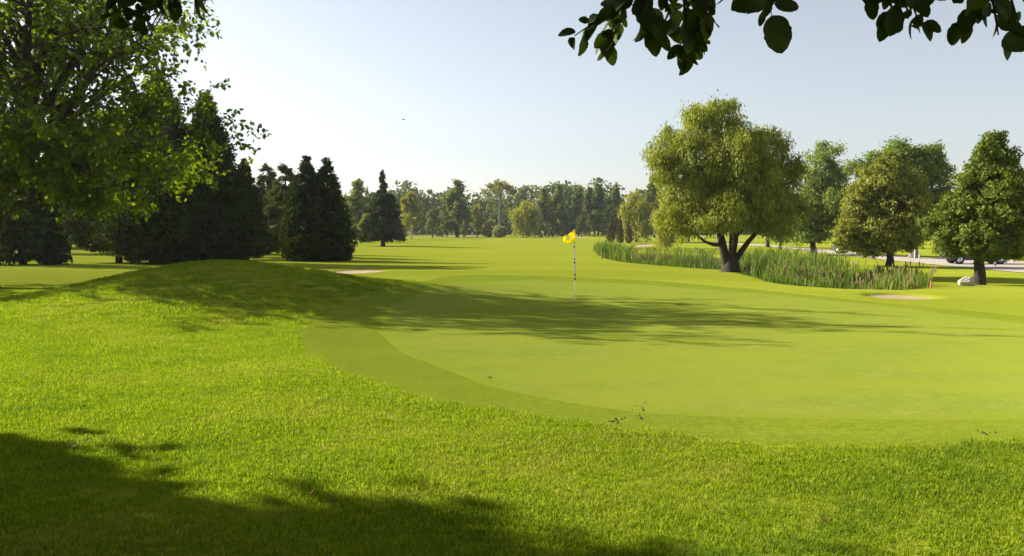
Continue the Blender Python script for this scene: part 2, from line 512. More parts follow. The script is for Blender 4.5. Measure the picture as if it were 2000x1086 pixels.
def strip(name, A, B, mat, zoff, sub=6, seg=8):
    """sheet between two edge polylines, laid on the terrain"""
    def dens(P):
        d = np.r_[0, np.cumsum(np.linalg.norm(np.diff(P, axis=0), axis=1))] / 1.0
        u = np.linspace(0, 1, (len(P) - 1) * seg + 1); k = np.linspace(0, 1, len(P))
        return np.c_[np.interp(u, k, P[:, 0]), np.interp(u, k, P[:, 1])]
    A = dens(A); B = dens(B); vs = []; n = sub + 1
    for i in range(len(A)):
        for j in range(n):
            q = A[i] + (B[i] - A[i]) * j / sub
            vs.append((q[0], q[1], float(terrain(q[0], q[1])) + zoff))
    fs = [[i * n + j, (i + 1) * n + j, (i + 1) * n + j + 1, i * n + j + 1] for i in range(len(A) - 1) for j in range(sub)]
    return obj(name, mesh_from(name, vs, fs, mat, smooth=True))
tag(strip('road', RN, RF, M['road'], 0.012), 'pale gravel road beyond the pond', kind='structure')
FP = np.array([(-70 + 10 * i, 232 + 3 * math.sin(i)) for i in range(16)], float)
tag(strip('path', FP, FP + np.array([0, 5.0]), M['far_path'], 0.10), 'pale track under the far tree line', kind='structure')

# pond water
WP = smooth_poly(POND, 60)
me = mesh_from('pond', [(q[0], q[1], WATER_Z) for q in WP], [list(range(len(WP)))], M['water'])
tag(obj('pond', me), 'dark still pond water among the reeds', kind='structure')

# ------------------------------------------------------------------ grass blades on the near rough
def make_tuft(name, seed, n, half, h, w):
    rng = np.random.default_rng(seed)
    x = rng.uniform(-half, half, n); y = rng.uniform(-half, half, n)
    keep = (x * x + y * y) < (half * 1.15) ** 2
    x = x[keep]; y = y[keep]; n = len(x)
    hh = h * rng.uniform(0.45, 1.15, n) * (0.8 + 0.4 * np.sin(x * 30 + seed) * np.sin(y * 27))
    a = rng.uniform(0, 2 * math.pi, n); lean = rng.uniform(0.15, 1.1, n)
    dx = np.cos(a); dy = np.sin(a); sx = -dy * w * 0.5 * rng.uniform(0.7, 1.4, n); sy = dx * w * 0.5
    b0 = np.c_[x - sx, y - sy, np.full(n, -0.004)]; b1 = np.c_[x + sx, y + sy, np.full(n, -0.004)]
    mx = x + dx * hh * lean * 0.35; my = y + dy * hh * lean * 0.35; mz = hh * 0.62
    m0 = np.c_[mx - sx * .8, my - sy * .8, mz]; m1 = np.c_[mx + sx * .8, my + sy * .8, mz]
    tp = np.c_[x + dx * hh * lean, y + dy * hh * lean, hh * (1.05 - 0.35 * lean)]
    V = np.stack([b0, b1, m1, m0, tp], 1).reshape(-1, 3)
    k = np.arange(n)[:, None] * 5
    tri = np.concatenate([k + [0, 1, 2], k + [0, 2, 3], k + [3, 2, 4]], 0)
    t = np.clip(rng.normal(0.47, 0.42, n), 0, 1)
    return mesh_from(name, V, tri.astype(np.int32), M['blade'], attrs={'tint': ('FACE', np.tile(t, 3))})

TUFTS = [bpy.data.objects.new('grass_tuft', make_tuft('grass_tuft', 11 + i, 300, 0.15, 0.036, 0.0036)) for i in range(4)]

def patchiness(x, y, rng):
    v = 0.5 + 0.10 * np.sin(x * .9 + 2 * np.sin(y * .7)) + 0.10 * np.sin(y * 1.6 + 1.7 * np.sin(x * 1.1 + 1)) + 0.08 * np.sin(x * 4.1 + y * 3.3 + 2 * np.sin(y * 5)) + 0.06 * S(-1, 4, x)
    v = v + 0.12 * np.sin(x * 9 + 3 * np.sin(y * 7.3)) * np.sin(y * 11 + 2 * np.sin(x * 6.1))
    return np.clip(v + rng.normal(0, .16, len(x)), 0, 1)

def scatter_grass():
    rng = np.random.default_rng(3)
    pts = []; sc = []
    for y0, y1, dens, s, lo, hi in ((2.6, 7, 62, 1.0, .05, 99), (7, 11, 48, 1.05, .05, 99), (11, 17, 30, 1.2, .05, 99), (17, 30, 12, 1.6, .05, 99),
                                    (6.5, 12, 60, .55, -.07, .06), (12, 19, 34, .6, -.07, .06)):
        xm = 0.66 * y1 + 2.0; st = 1 / math.sqrt(dens)
        gx_, gy_ = np.meshgrid(np.arange(-xm, xm, st), np.arange(y0, y1, st))
        x = gx_.ravel() + rng.uniform(-.5, .5, gx_.size) * st; y = gy_.ravel() + rng.uniform(-.5, .5, gx_.size) * st
        d = poly_sdf(COLLAR, x, y)
        ok = (np.abs(x) < 0.64 * y + 1.6) & (d > lo) & (d < hi)
        if lo < 0: ok &= poly_sdf(GREEN, x, y) > 0.10
        if y0 >= 17: ok &= (x < 0)
        x = x[ok]; y = y[ok]
        lush = 1 + 0.22 * np.sin(x * 1.7 + np.sin(y * 2.3) * 1.5) * np.sin(y * 1.9 + 1)
        pts.append(np.c_[x, y, terrain0(x, y) - (0.012 if lo < 0 else 0)]); sc.append(s * lush * rng.uniform(0.7, 1.25, len(x)))
    P = np.vstack(pts); Sc = np.concatenate(sc)
    me = mesh_from('grass', P, [], None, attrs={'sc': ('POINT', Sc), 'rz': ('POINT', rng.uniform(0, 6.283, len(P))), 'pick': ('POINT', rng.integers(0, 4, len(P))), 'patch': ('POINT', patchiness(P[:, 0], P[:, 1], rng))})
    me.materials.append(M['blade'])
    o = obj('grass', me)
    ng = bpy.data.node_groups.new('grass_scatter', 'GeometryNodeTree')
    ng.interface.new_socket('Geometry', in_out='INPUT', socket_type='NodeSocketGeometry')
    ng.interface.new_socket('Geometry', in_out='OUTPUT', socket_type='NodeSocketGeometry')
    N = ng.nodes; L = ng.links
    gi = N.new('NodeGroupInput'); go = N.new('NodeGroupOutput')
    g2i = N.new('GeometryNodeGeometryToInstance')
    for t in reversed(TUFTS):
        oi = N.new('GeometryNodeObjectInfo'); oi.inputs['Object'].default_value = t; oi.inputs['As Instance'].default_value = True
        L.new(oi.outputs['Geometry'], g2i.inputs[0])
    iop = N.new('GeometryNodeInstanceOnPoints')
    iop.inputs['Pick Instance'].default_value = True
    def named(nm, ty):
        a = N.new('GeometryNodeInputNamedAttribute'); a.data_type = ty; a.inputs['Name'].default_value = nm
        return a.outputs['Attribute']
    cx = N.new('ShaderNodeCombineXYZ'); L.new(named('rz', 'FLOAT'), cx.inputs['Z'])
    e2r = N.new('FunctionNodeEulerToRotation'); L.new(cx.outputs[0], e2r.inputs[0])
    L.new(gi.outputs[0], iop.inputs['Points']); L.new(g2i.outputs[0], iop.inputs['Instance'])
    L.new(named('pick', 'FLOAT'), iop.inputs['Instance Index'])
    L.new(e2r.outputs[0], iop.inputs['Rotation']); L.new(named('sc', 'FLOAT'), iop.inputs['Scale'])
    L.new(iop.outputs[0], go.inputs[0])
    md = o.modifiers.new('scatter', 'NODES'); md.node_group = ng
    return tag(o, 'short bright green grass blades of the near rough', 'grass', kind='stuff')
scatter_grass()

# ------------------------------------------------------------------ tree builders
def lobe_leaves(lv, rng, lobes, clumps, per, clump_r, ll, lw, droop=0.15, shell=0.55, flat=0.7, hang=0.0, tint=(0.5, 0.2), sat=0):
    """leaf clumps spread through ellipsoid lobes (cx,cy,cz, rx,ry,rz)"""
    lobes = np.array(lobes, float)
    if sat:
        k = np.repeat(np.arange(len(lobes)), sat); d = rand_dir(rng, len(k)); d[:, 2] = d[:, 2] * .8 + .1
        f = rng.uniform(.28, .5, len(k))[:, None]
        q = np.c_[lobes[k, :3] + d * lobes[k, 3:] * .85, lobes[k, 3:] * f]
        lobes[:, 3:] *= .86; lobes = np.vstack([lobes, q])
    wgt = (lobes[:, 3] * lobes[:, 4] * lobes[:, 5]) ** (2 / 3.); wgt /= wgt.sum()
    k = rng.choice(len(lobes), clumps, p=wgt)
    d = rand_dir(rng, clumps)
    r = shell + (1 - shell) * rng.random(clumps) ** 0.6
    r = r * (1 + 0.10 * rng.normal(size=clumps))
    c = lobes[k, :3] + d * r[:, None] * lobes[k, 3:]
    ct = np.clip(rng.normal(tint[0], tint[1], clumps), 0, 1)
    cr = clump_r * rng.uniform(0.6, 1.35, clumps)
    i = np.repeat(np.arange(clumps), per); n = len(i)
    off = rng.normal(size=(n, 3)) * cr[i][:, None] * np.array([1, 1, flat]) * 0.6
    pos = c[i] + off
    if hang:
        pos[:, 2] -= rng.random(n) ** 1.3 * hang * (0.5 + rng.random(clumps)[i])
    out = d[i]
    axis = out * 0.5 + rng.normal(size=(n, 3)) * 0.6 + np.array([0, 0, -droop - (1.4 if hang else 0)])
    nrm = out * 1.0 + np.array([0, 0, 0.35]) + rng.normal(size=(n, 3)) * 0.48
    s = rng.uniform(0.7, 1.3, n)
    lv.add(pos, axis, nrm, ll * s, lw * s, np.clip(ct[i] + rng.normal(0, 0.16, n), 0, 1))

def branch_to(w, rng, a, b, r0, r1, sides=6, sag=0.0, n=5):
    a = Vector(a); b = Vector(b); pts = []; L = (b - a).length
    for i in range(n + 1):
        t = i / n
        p = a.lerp(b, t)
        p += Vector((rng.normal(), rng.normal(), rng.normal())) * 0.035 * L * math.sin(math.pi * t)
        p.z += -sag * math.sin(math.pi * t)
        pts.append(p)
    w.tube(pts, [r0 + (r1 - r0) * (i / n) ** 0.8 for i in range(n + 1)], sides)
    return pts

def build_tree(name, loc, trunk_me, crown_me, label, group=None, cat='tree', rz=0.0, scale=1.0, crown_name='crown'):
    t = empty(name, loc, rz, scale)
    tag(t, label, cat, group)
    if trunk_me: obj('trunk', trunk_me, t)
    c = obj(crown_name, crown_me, t); c['kind'] = 'stuff'
    return t

# ---- conifers
def conifer_meshes(seed, H, R, kind, clumps, per, ll, lw, mat, trunk_h=0.4, rt=0.16, bark='bark', twin=None):
    rng = np.random.default_rng(seed)
    lv = Leaves(rng); w = Wood()
    stems = [(0, 0, H, 1.0)] if not twin else twin
    for sx, sy, h, rs in stems:
        w.tube([(sx * 0.6, sy * 0.6, -0.2), (sx, sy, h * 0.4), (sx, sy, h * 0.97)], [rt * 1.3, rt * 0.8, 0.02], 7)
        n = clumps // len(stems)
        if kind == 'spruce':
            prof = lambda u: (1 - u) ** 0.85
        elif kind == 'spire':       # broad skirt with a thin leader on top
            prof = lambda u: np.where(u < 0.66, (1 - (u / 0.66) ** 1.3 * 0.68) * np.clip((u + 0.06) / 0.10, 0, 1) ** 0.5, 0.13 * (1 - (u - 0.66) / 0.34))
        else:                       # cedar: ovoid with rounded foot
            prof = lambda u: np.clip((1 - u) * 1.25, 0, 1) ** 0.92 * np.clip((u + 0.10) / 0.24, 0, 1) ** 0.5
        nb = max(60, n // (7 if kind != 'cedar' else 2))
        bt = rng.random(nb * 4); bt = bt[rng.random(nb * 4) < prof(bt) + 0.10][:nb]; nb = len(bt)
        if kind in ('spruce', 'spire'):
            bt = np.clip(np.round(bt * 22) / 22 + rng.normal(0, 0.008, nb), 0, 1)
        bp = rng.uniform(0, 2 * math.pi, nb)
        lump = 1 + 0.10 * np.sin(bp * 3 + bt * 9 + seed) + 0.08 * np.sin(bp * 7 - bt * 23)
        blen = R * rs * prof(bt) * lump * rng.uniform(0.70 if kind != 'cedar' else .90, 1.12 if kind != 'cedar' else 1.07, nb) + 0.10
        slope = (rng.uniform(-0.35, -0.05, nb) + 0.25 * bt) if kind != 'cedar' else rng.uniform(0.0, 0.35, nb) * (1 - bt)
        bi = rng.integers(0, nb, n); u = rng.random(n) ** 0.55
        t = bt[bi]; ph = bp[bi] + rng.normal(0, 0.10, n) * (1.2 - u)
        rr = blen[bi] * (0.25 + 0.75 * u)
        z = trunk_h + t * (h - trunk_h) + slope[bi] * blen[bi] * (u - (0 if kind != 'cedar' else .5)) + (0.25 if kind != 'cedar' else 0.0)
        z = np.minimum(z, h + .05 + .25 * rng.random(n) * (t > .96))
        out = np.c_[np.cos(ph), np.sin(ph), np.zeros(n)]
        c = out * rr[:, None] + np.c_[np.full(n, sx), np.full(n, sy), z]
        ct = np.clip(rng.normal(0.45, 0.25, n), 0, 1)
        i = np.repeat(np.arange(n), per); m_ = len(i)
        u = rng.random(m_)[:, None]
        dr = -0.25 if kind != 'cedar' else 0.25
        bl = (0.22 + 0.30 * (1 - t[i]))[:, None] * (R / 2.5)
        pos = c[i] + (out[i] + np.array([0, 0, dr])) * (u - 0.5) * bl + rng.normal(size=(m_, 3)) * 0.075 * (R / 2.0)
        axis = out[i] * 0.8 + np.array([0, 0, dr * 1.6]) + rng.normal(size=(m_, 3)) * 0.45
        nrm = out[i] * 0.5 + np.array([0, 0, 0.55]) + rng.normal(size=(m_, 3)) * 0.5
        s = rng.uniform(0.7, 1.3, m_)
        lv.add(pos, axis, nrm, ll * s, lw * s, np.clip(ct[i] + rng.normal(0, 0.18, m_), 0, 1))
    return w.mesh('trunk', M[bark]), lv.mesh('crown', mat)

# ---- recursive broadleaf for the big maple
def grow(w, lv, rng, p, d, length, r, level, maxlev, kids, spread, leaf, up=0.10, zmin=None):
    n = 5 if level < maxlev else 3
    pts = [Vector(p)]; d = Vector(d).normalized(); dirs = []
    for i in range(n):
        j = Vector(rng.normal(size=3)) * (0.10 + 0.05 * level)
        d = (d + j + Vector((0, 0, up if level < 2 else -0.05))).normalized()
        dirs.append(d.copy()); pts.append(pts[-1] + d * (length / n))
    if zmin is not None and level > 0 and min(q.z for q in pts) < zmin - 0.2: return
    tip = r * (0.42 if level < maxlev else 0.3)
    w.tube(pts, [r + (tip - r) * i / n for i in range(n + 1)], (8, 6, 4, 3)[min(level, 3)])
    if level == maxlev:
        per, ll, lw = leaf
        P = np.array([list(q) for q in pts]); D = np.array(list(d))
        t = rng.random(per) * n; k = np.minimum(t.astype(int), n - 1)
        pos = P[k] + (P[k + 1] - P[k]) * (t - k)[:, None]
        off = rand_dir(rng, per)
        pos = pos + off * (0.05 + 0.16 * rng.random((per, 1)))
        axis = off * 0.8 + D * 0.5 + np.array([0, 0, -0.45])
        nrm = np.array([0, 0, 0.9]) + rng.normal(size=(per, 3)) * 0.55
        s = rng.uniform(0.65, 1.25, per); tc = rng.normal(0.5, 0.2)
        if zmin is not None:
            k_ = pos[:, 2] > zmin + 0.25 * rng.normal(size=per); pos, axis, nrm, s = pos[k_], axis[k_], nrm[k_], s[k_]; per = len(pos)
            if per == 0: return
        lv.add(pos, axis, nrm, ll * s, lw * s, np.clip(tc + rng.normal(0, 0.2, per), 0, 1))
        return
    for k in range(kids[level]):
        t = (0.25 + 0.75 * (k + rng.random()) / kids[level]) * n
        i = min(int(t), n - 1)
        q = pts[i].lerp(pts[i + 1], t - i)
        ax = dirs[i].cross(Vector(rng.normal(size=3)))
        if ax.length < 1e-3: continue
        a = math.radians(rng.uniform(*spread))
        nd = Quaternion(ax.normalized(), a) @ dirs[i]
        fr = t / n
        rr = (r + (tip - r) * fr) * rng.uniform(0.45, 0.62)
        grow(w, lv, rng, q, nd, length * rng.uniform(0.40, 0.58), max(rr, 0.006), level + 1, maxlev, kids, spread, leaf, up, zmin)

def maple():
    rng = np.random.default_rng(21)
    base = Vector((-18.8, 30.0, 0)); base.z = float(terrain(base.x, base.y))
    t = empty('maple_tree', base)
    tag(t, 'large spreading maple with dark limbs at the left edge, shading the mound', 'tree')
    w = Wood(); lv = Leaves(rng); wb = Wood()
    w.tube([(-0.1, 0, -0.3), (0, 0, 0.15), (0.08, 0, 0.7), (0.35, 0.05, 2.0), (0.85, 0, 3.3), (1.25, -.05, 4.4), (1.5, -.1, 5.1)], [1.0, 0.66, 0.50, 0.44, 0.42, 0.34, .2], 12, 0.10, rng)
    limbs = [  # start, direction, length, radius
        ((1.20, 0, 4.2), (0.33, -0.10, 1.0), 6.4, 0.29), ((1.00, 0, 3.6), (0.72, -0.20, 0.78), 7.2, 0.22),
        ((1.00, 0, 4.0), (0.22, 0.22, 1.0), 6.4, 0.17), ((1.1, 0, 4.1), (-0.25, -0.2, 1.0), 6.2, 0.20),
        ((1.1, 0, 4.0), (0.85, 0.40, 0.70), 6.4, 0.16), ((0.6, 0, 2.9), (-0.9, -0.3, 0.6), 6.0, 0.18),
        ((0.6, 0, 2.8), (-0.5, 0.9, 0.6), 6.0, 0.17), ((0.6, 0, 2.7), (0.3, -1.0, 0.5), 6.0, 0.16),
        ((0.7, 0, 2.7), (1.0, -0.20, 0.30), 6.0, 0.16), ((0.6, 0, 2.5), (0.85, -0.75, 0.28), 5.6, 0.14),
        ((0.7, 0, 2.8), (0.85, 0.65, 0.25), 5.6, 0.14), ((0.5, 0, 2.4), (0.55, -0.80, 0.3), 5.0, 0.12),
        ((0.5, 0, 2.4), (-0.2, -1.0, 0.35), 5.2, 0.12), ((1.0, 0, 3.5), (0.90, -0.40, 0.52), 6.8, 0.17),
        ((0.4, 0, 2.4), (-0.9, 0.4, 0.35), 5.4, 0.13), ((1.2, 0, 4.3), (0.75, 0.0, 0.85), 7.0, 0.18), ((0.7, 0, 2.6), (0.95, -0.45, 0.24), 5.8, 0.13),
    ]
    for p, d, L, r in limbs:
        low = d[2] < 0.35
        grow(wb, lv, rng, p, d, L, r, 0, 3, (7, 6, 5), (28, 60), (15 if low else 12, 0.190, 0.140), 0.05 if low else 0.06, 2.5)
    obj('trunk', w.mesh('trunk', M['bark']), t)
    b_ = obj('limbs', wb.mesh('limbs', M['bark']), t)
    c = obj('crown', lv.mesh('crown', M['leaf_maple']), t); c['kind'] = 'stuff'
    return t
maple()

# ---- big willow by the pond
def willow():
    rng = np.random.default_rng(5)
    base = at(1426, 531)
    s = base.y / F
    t = empty('willow_tree', base); tag(t, 'big multi-stemmed willow with a broad rounded crown by the pond', 'tree')
    w = Wood(); lv = Leaves(rng)
    P = lambda px, py, dy=0.0: Vector(((px - 1426) * s, dy, (531 - py) * s))
    w.tube([P(1426, 540), P(1427, 529), P(1427, 518), P(1427, 500)], [0.85, 0.52, 0.44, 0.30], 12, 0.12, rng)
    stems = [
        ([P(1420, 520), P(1413, 490), P(1405, 455), P(1385, 400), P(1360, 330), P(1345, 270)], 0.27),
        ([P(1428, 510, .1), P(1436, 470, .2), P(1440, 430, .3), P(1432, 360, .4), P(1420, 290, .5), P(1400, 230, .5)], 0.21),
        ([P(1434, 510), P(1448, 490), P(1462, 470), P(1490, 440), P(1520, 400), P(1545, 350)], 0.18),
        ([P(1425, 505, -.1), P(1422, 480, -.4), P(1418, 450, -.9), P(1440, 390, -1.6), P(1470, 320, -1.8), P(1490, 270, -1.6)], 0.10),
        ([P(1412, 478), P(1390, 478, -.4), P(1370, 472, -.8), P(1340, 450, -1.1), P(1315, 425, -1.2)], 0.12),
        ([P(1440, 460, .3), P(1465, 440, .9), P(1500, 425, 1.5), P(1535, 430, 1.8)], 0.12),
        ([P(1400, 440, 0), P(1375, 400, 1.0), P(1340, 360, 1.6), P(1310, 320, 1.9)], 0.14)]
    for pts, r in stems:
        n = len(pts)
        w.tube(pts, [r * (1 - 0.75 * i / (n - 1)) for i in range(n)], 8, 0.06, rng)
    L = []
    for px, py, rx, rz, dy in [(1365, 232, 52, 42, 0), (1425, 262, 62, 52, .3), (1300, 290, 48, 48, .2), (1360, 310, 70, 62, -.8), (1500, 285, 52, 48, 0),
                               (1450, 340, 70, 56, -1.6), (1535, 340, 42, 52, .4), (1540, 405, 42, 44, 0), (1480, 400, 64, 44, -1.8), (1330, 375, 54, 56, -.6),
                               (1315, 430, 52, 42, -.4), (1395, 410, 58, 46, -2.2), (1440, 350, 80, 70, 1.8), (1350, 360, 70, 70, 1.8), (1360, 436, 46, 26, -1.6),
                               (1480, 432, 50, 24, -.8), (1535, 445, 36, 24, .6), (1395, 215, 36, 26, -.3), (1415, 300, 60, 50, -1.9), (1285, 330, 30, 40, -.6), (1490, 330, 50, 60, 1.6)]:
        q = P(px, py, dy); L.append((q.x, q.y, q.z, rx * s, min(rx * s * 1.05, 1.9), rz * s))
    L = [(a, b, c, d * .84, e * .84, f * .84) for a, b, c, d, e, f in L]
    lobe_leaves(lv, rng, L, 3600, 32, 0.26, 0.16, 0.056, 0.4, 0.66, 0.9, hang=0.24, tint=(0.5, 0.26), sat=5)
    # twigs that carry the lobes
    for q in L:
        for k in range(5):
            d = Vector(rng.normal(size=3)); d.normalize()
            branch_to(w, rng, (q[0] * .8, q[1] * .8, q[2] - q[5] * .7), (q[0] + d.x * q[3] * .8, q[1] + d.y * q[4] * .8, q[2] + d.z * q[5] * .7), 0.04, 0.008, 4)
    obj('trunk', w.mesh('trunk', M['bark']), t)
    c = obj('crown', lv.mesh('crown', M['leaf_willow']), t); c['kind'] = 'stuff'
willow()

# ---- lindens and ash trees by the road
def lobed_tree(name, label, px, base_py, outline, mat, trunk_r, clumps, per, ll, lw, seed, bark='bark', clump_r=0.26, droop=0.5, hang=0.0, depth=None, shell=0.6, flat=0.7, tint=(0.5, .22), sat=3, group=None):
    """outline: lobes (px, py, rx, rz, dy in metres) in photo pixels at the tree's own depth"""
    rng = np.random.default_rng(seed)
    base = at(px, base_py) if depth is None else spot(px, depth)
    s = base.y / F
    by = base_py if depth is None else 445 + (CAM_Z - base.z) / s
    t = empty(name, base); tag(t, label, 'tree', group)
    w = Wood(); lv = Leaves(rng)
    L = [((a - px) * s, dy, (by - b_) * s, rx * s, rx * s * 0.95, rz * s) for a, b_, rx, rz, dy in outline]
    zt = max(q[2] + q[5] for q in L); zb = min(q[2] - q[5] for q in L)
    w.tube([(0, 0, -0.25), (0, 0, 0.05), (0.02, 0, 0.5), (-0.03, 0.02, max(zb, .8)), (0.04, 0, zt * .55), (0, 0, zt * .93)],
           [trunk_r * 1.7, trunk_r * 1.25, trunk_r, trunk_r * .85, trunk_r * .5, 0.015], 9, 0.08, rng)
    for q in L:
        z0 = max(zb * .9 + .3, q[2] - q[5] * 0.9)
        for k in range(3):
            d = rand_dir(rng, 1)[0]
            branch_to(w, rng, (0, 0, min(z0, zt * .8)), (q[0] + d[0] * q[3] * .7, q[1] + d[1] * q[4] * .7, q[2] + d[2] * q[5] * .6), trunk_r * .28, 0.008, 5, 0, 5)
    lobe_leaves(lv, rng, L, int(clumps * 1.35), per, clump_r * .85, ll * .88, lw * .88, droop, shell, flat, hang, tint, sat=sat)
    obj('trunk', w.mesh('trunk', M[bark]), t)
    c = obj('crown', lv.mesh('crown', M[mat]), t); c['kind'] = 'stuff'
    return t

lobed_tree('linden_tree', 'dark green pyramidal linden standing beside the pale boulder', 1912, 556,
           [(1935, 275, 20, 22, 0), (1928, 312, 40, 34, 0), (1955, 330, 30, 30, .2), (1895, 355, 36, 34, 0), (1930, 360, 48, 40, -.5), (1975, 365, 30, 38, .2), (1870, 405, 40, 36, .1), (1920, 410, 56, 44, -.8),
            (1980, 415, 40, 44, .1), (1845, 452, 42, 34, 0), (1890, 460, 52, 36, -.9), (1950, 462, 56, 36, -.7), (2005, 450, 34, 40, .1), (1860, 480, 36, 24, .3), (1920, 488, 50, 22, -.3), (1985, 485, 36, 20, 0), (1920, 430, 70, 60, .8)],
           'leaf_linden', 0.23, 2200, 26, 0.13, 0.095, 31, clump_r=0.20, droop=0.7, sat=5)
lobed_tree('golden_linden_tree', 'golden green linden at the pond edge left of the road', 1738, 520,
           [(1735, 330, 32, 28, 0), (1715, 365, 48, 40, -.3), (1765, 360, 36, 40, 0), (1690, 410, 50, 38, 0), (1740, 405, 50, 42, -1), (1780, 410, 30, 40, .2), (1660, 440, 36, 32, 0), (1710, 448, 52, 34, -1.1), (1765, 448, 40, 34, -.5),
            (1665, 475, 34, 20, .2), (1725, 474, 46, 20, -.4), (1690, 490, 24, 10, -.6), (1730, 400, 60, 60, 1.0), (1772, 474, 22, 16, .1)],
           'leaf_gold', 0.24, 1700, 26, 0.18, 0.13, 32, clump_r=0.30, droop=0.8, sat=5)
lobed_tree('ash_tree', 'loose light green ash tree right of the big willow', 1588, 498,
           [(1605, 310, 34, 30, 0), (1590, 345, 40, 40, 0), (1630, 350, 28, 40, 0), (1575, 395, 36, 40, 0), (1615, 400, 44, 40, -1), (1570, 440, 36, 26, 0), (1600, 450, 46, 26, 0), (1640, 430, 24, 30, 0), (1560, 465, 26, 14, -.6)],
           'leaf_ash', 0.30, 900, 26, 0.26, 0.13, 33, clump_r=0.50, shell=0.25, droop=0.3, sat=7)
lobed_tree('maple_tree', 'tall bushy green tree behind the golden linden across the road', 1784, 504,
           [(1755, 300, 36, 30, 0), (1805, 305, 34, 26, 0), (1725, 325, 32, 30, 1), (1775, 345, 56, 44, 0), (1830, 345, 28, 40, 0), (1700, 350, 26, 30, 1), (1800, 400, 46, 46, 0), (1740, 400, 50, 50, 1), (1785, 450, 48, 30, 0), (1830, 410, 24, 40, .5), (1680, 330, 22, 20, 1.5)],
           'leaf_ash', 0.36, 1200, 26, 0.25, 0.14, 34, bark='bark_light', clump_r=0.46, shell=0.35, droop=0.2, tint=(0.25, .2), sat=6)
# small trees between the willow and the road, seen under its crown
lobed_tree('shade_tree', 'small dark tree trunk seen just right of the willow stems', 1499, 483,
           [(1500, 400, 50, 40, 0), (1480, 430, 40, 26, 0), (1525, 435, 36, 26, 0), (1500, 350, 40, 40, 0)], 'leaf_linden', 0.26, 500, 22, 0.34, 0.22, 35, clump_r=0.5)
lobed_tree('shade_tree', 'slender young tree beyond the pond, left of the ash trunk', 1524, 488,
           [(1528, 420, 26, 30, 0), (1520, 455, 24, 22, 0), (1535, 462, 18, 16, 0)], 'leaf_ash', 0.12, 240, 22, 0.30, 0.16, 36, clump_r=0.4)

# ---- conifers on the left
def conifer_at(name, label, px, base_py, top_py, R, kind, clumps, per, ll, lw, mat, seed, depth=None, rt=0.18, trunk_h=0.4, twin=None, group=None):
    base = at(px, base_py) if depth is None else spot(px, depth)
    H = height_to(px, top_py, base.y) - base.z
    tm, cm = conifer_meshes(seed, H, R, kind, clumps, per, ll, lw, M[mat], trunk_h, rt, twin=twin(H) if twin else None)
    return build_tree(name, base, tm, cm, label, group)

G1 = 'dark conifers on the left'
conifer_at('cedar_tree', 'dark cedar with two peaks standing alone left of the fairway', 622, 511, 306, 2.0, 'cedar', 4400, 14, 0.20, 0.085, 'needle', 41, depth=57, trunk_h=0.0,
           twin=lambda H: [(-0.75, 0.1, H, 0.88), (0.65, -0.1, H * 0.985, 0.92)], group=G1)
conifer_at('cedar_tree', 'widest tall dark cedar behind the mound crest', 318, 521, 145, 3.6, 'cedar', 5200, 14, 0.24, 0.10, 'needle', 42, depth=51, trunk_h=0.25, group=G1)
conifer_at('cedar_tree', 'tall dark cedar whose right flank meets the open sky', 408, 518, 185, 2.9, 'cedar', 4600, 14, 0.22, 0.10, 'needle', 43, depth=52, trunk_h=0.1, group=G1)
conifer_at('cedar_tree', 'dark cedar tucked behind the mound, left of the widest one', 232, 512, 215, 3.3, 'cedar', 3000, 14, 0.25, 0.11, 'needle', 44, depth=55, trunk_h=0.8, group=G1)
conifer_at('cedar_tree', 'narrow dark cedar at the right end of the conifer row', 480, 505, 312, 1.6, 'cedar', 2200, 14, 0.22, 0.10, 'needle', 45, depth=60, trunk_h=0.3, group=G1)
conifer_at('spruce_tree', 'dark spruce with drooping low boughs under the maple', 45, 517, 250, 2.4, 'spruce', 1800, 14, 0.32, 0.12, 'needle', 46, trunk_h=0.3, group=G1)
conifer_at('spruce_tree', 'dark bare-trunked spruce standing back under the maple crown', 130, 496, 200, 3.6, 'spruce', 2200, 14, 0.40, 0.15, 'needle', 47, trunk_h=1.6, rt=0.3, group=G1)
conifer_at('spruce_tree', 'deep shaded spruce behind the other left conifers', 190, 486, 240, 4.6, 'cedar', 2200, 14, 0.5, 0.2, 'needle', 48, trunk_h=1.4, group=G1)
conifer_at('spruce_tree', 'dark conifer behind the low boughs at the left edge', 0, 484, 260, 4.8, 'cedar', 2000, 14, 0.5, 0.2, 'needle', 49, trunk_h=1.2, group=G1)
G2 = 'lighter spruces left of the fairway'
conifer_at('spruce_tree', 'olive spruce between the dark cedars, left of two', 524, 497, 322, 2.6, 'spruce', 1300, 12, 0.34, 0.11, 'needle_light', 51, trunk_h=0.4, group=G2)
conifer_at('spruce_tree', 'olive spruce between the dark cedars, right of two', 560, 503, 316, 2.5, 'spruce', 1300, 12, 0.32, 0.10, 'needle_light', 52, trunk_h=0.5, group=G2)
conifer_at('spruce_tree', 'lone spruce with a thin leader above a broad skirt', 748, 481, 340, 2.9, 'spire', 2000, 13, 0.36, 0.13, 'needle', 53, trunk_h=0.9, rt=0.24, group=G2)

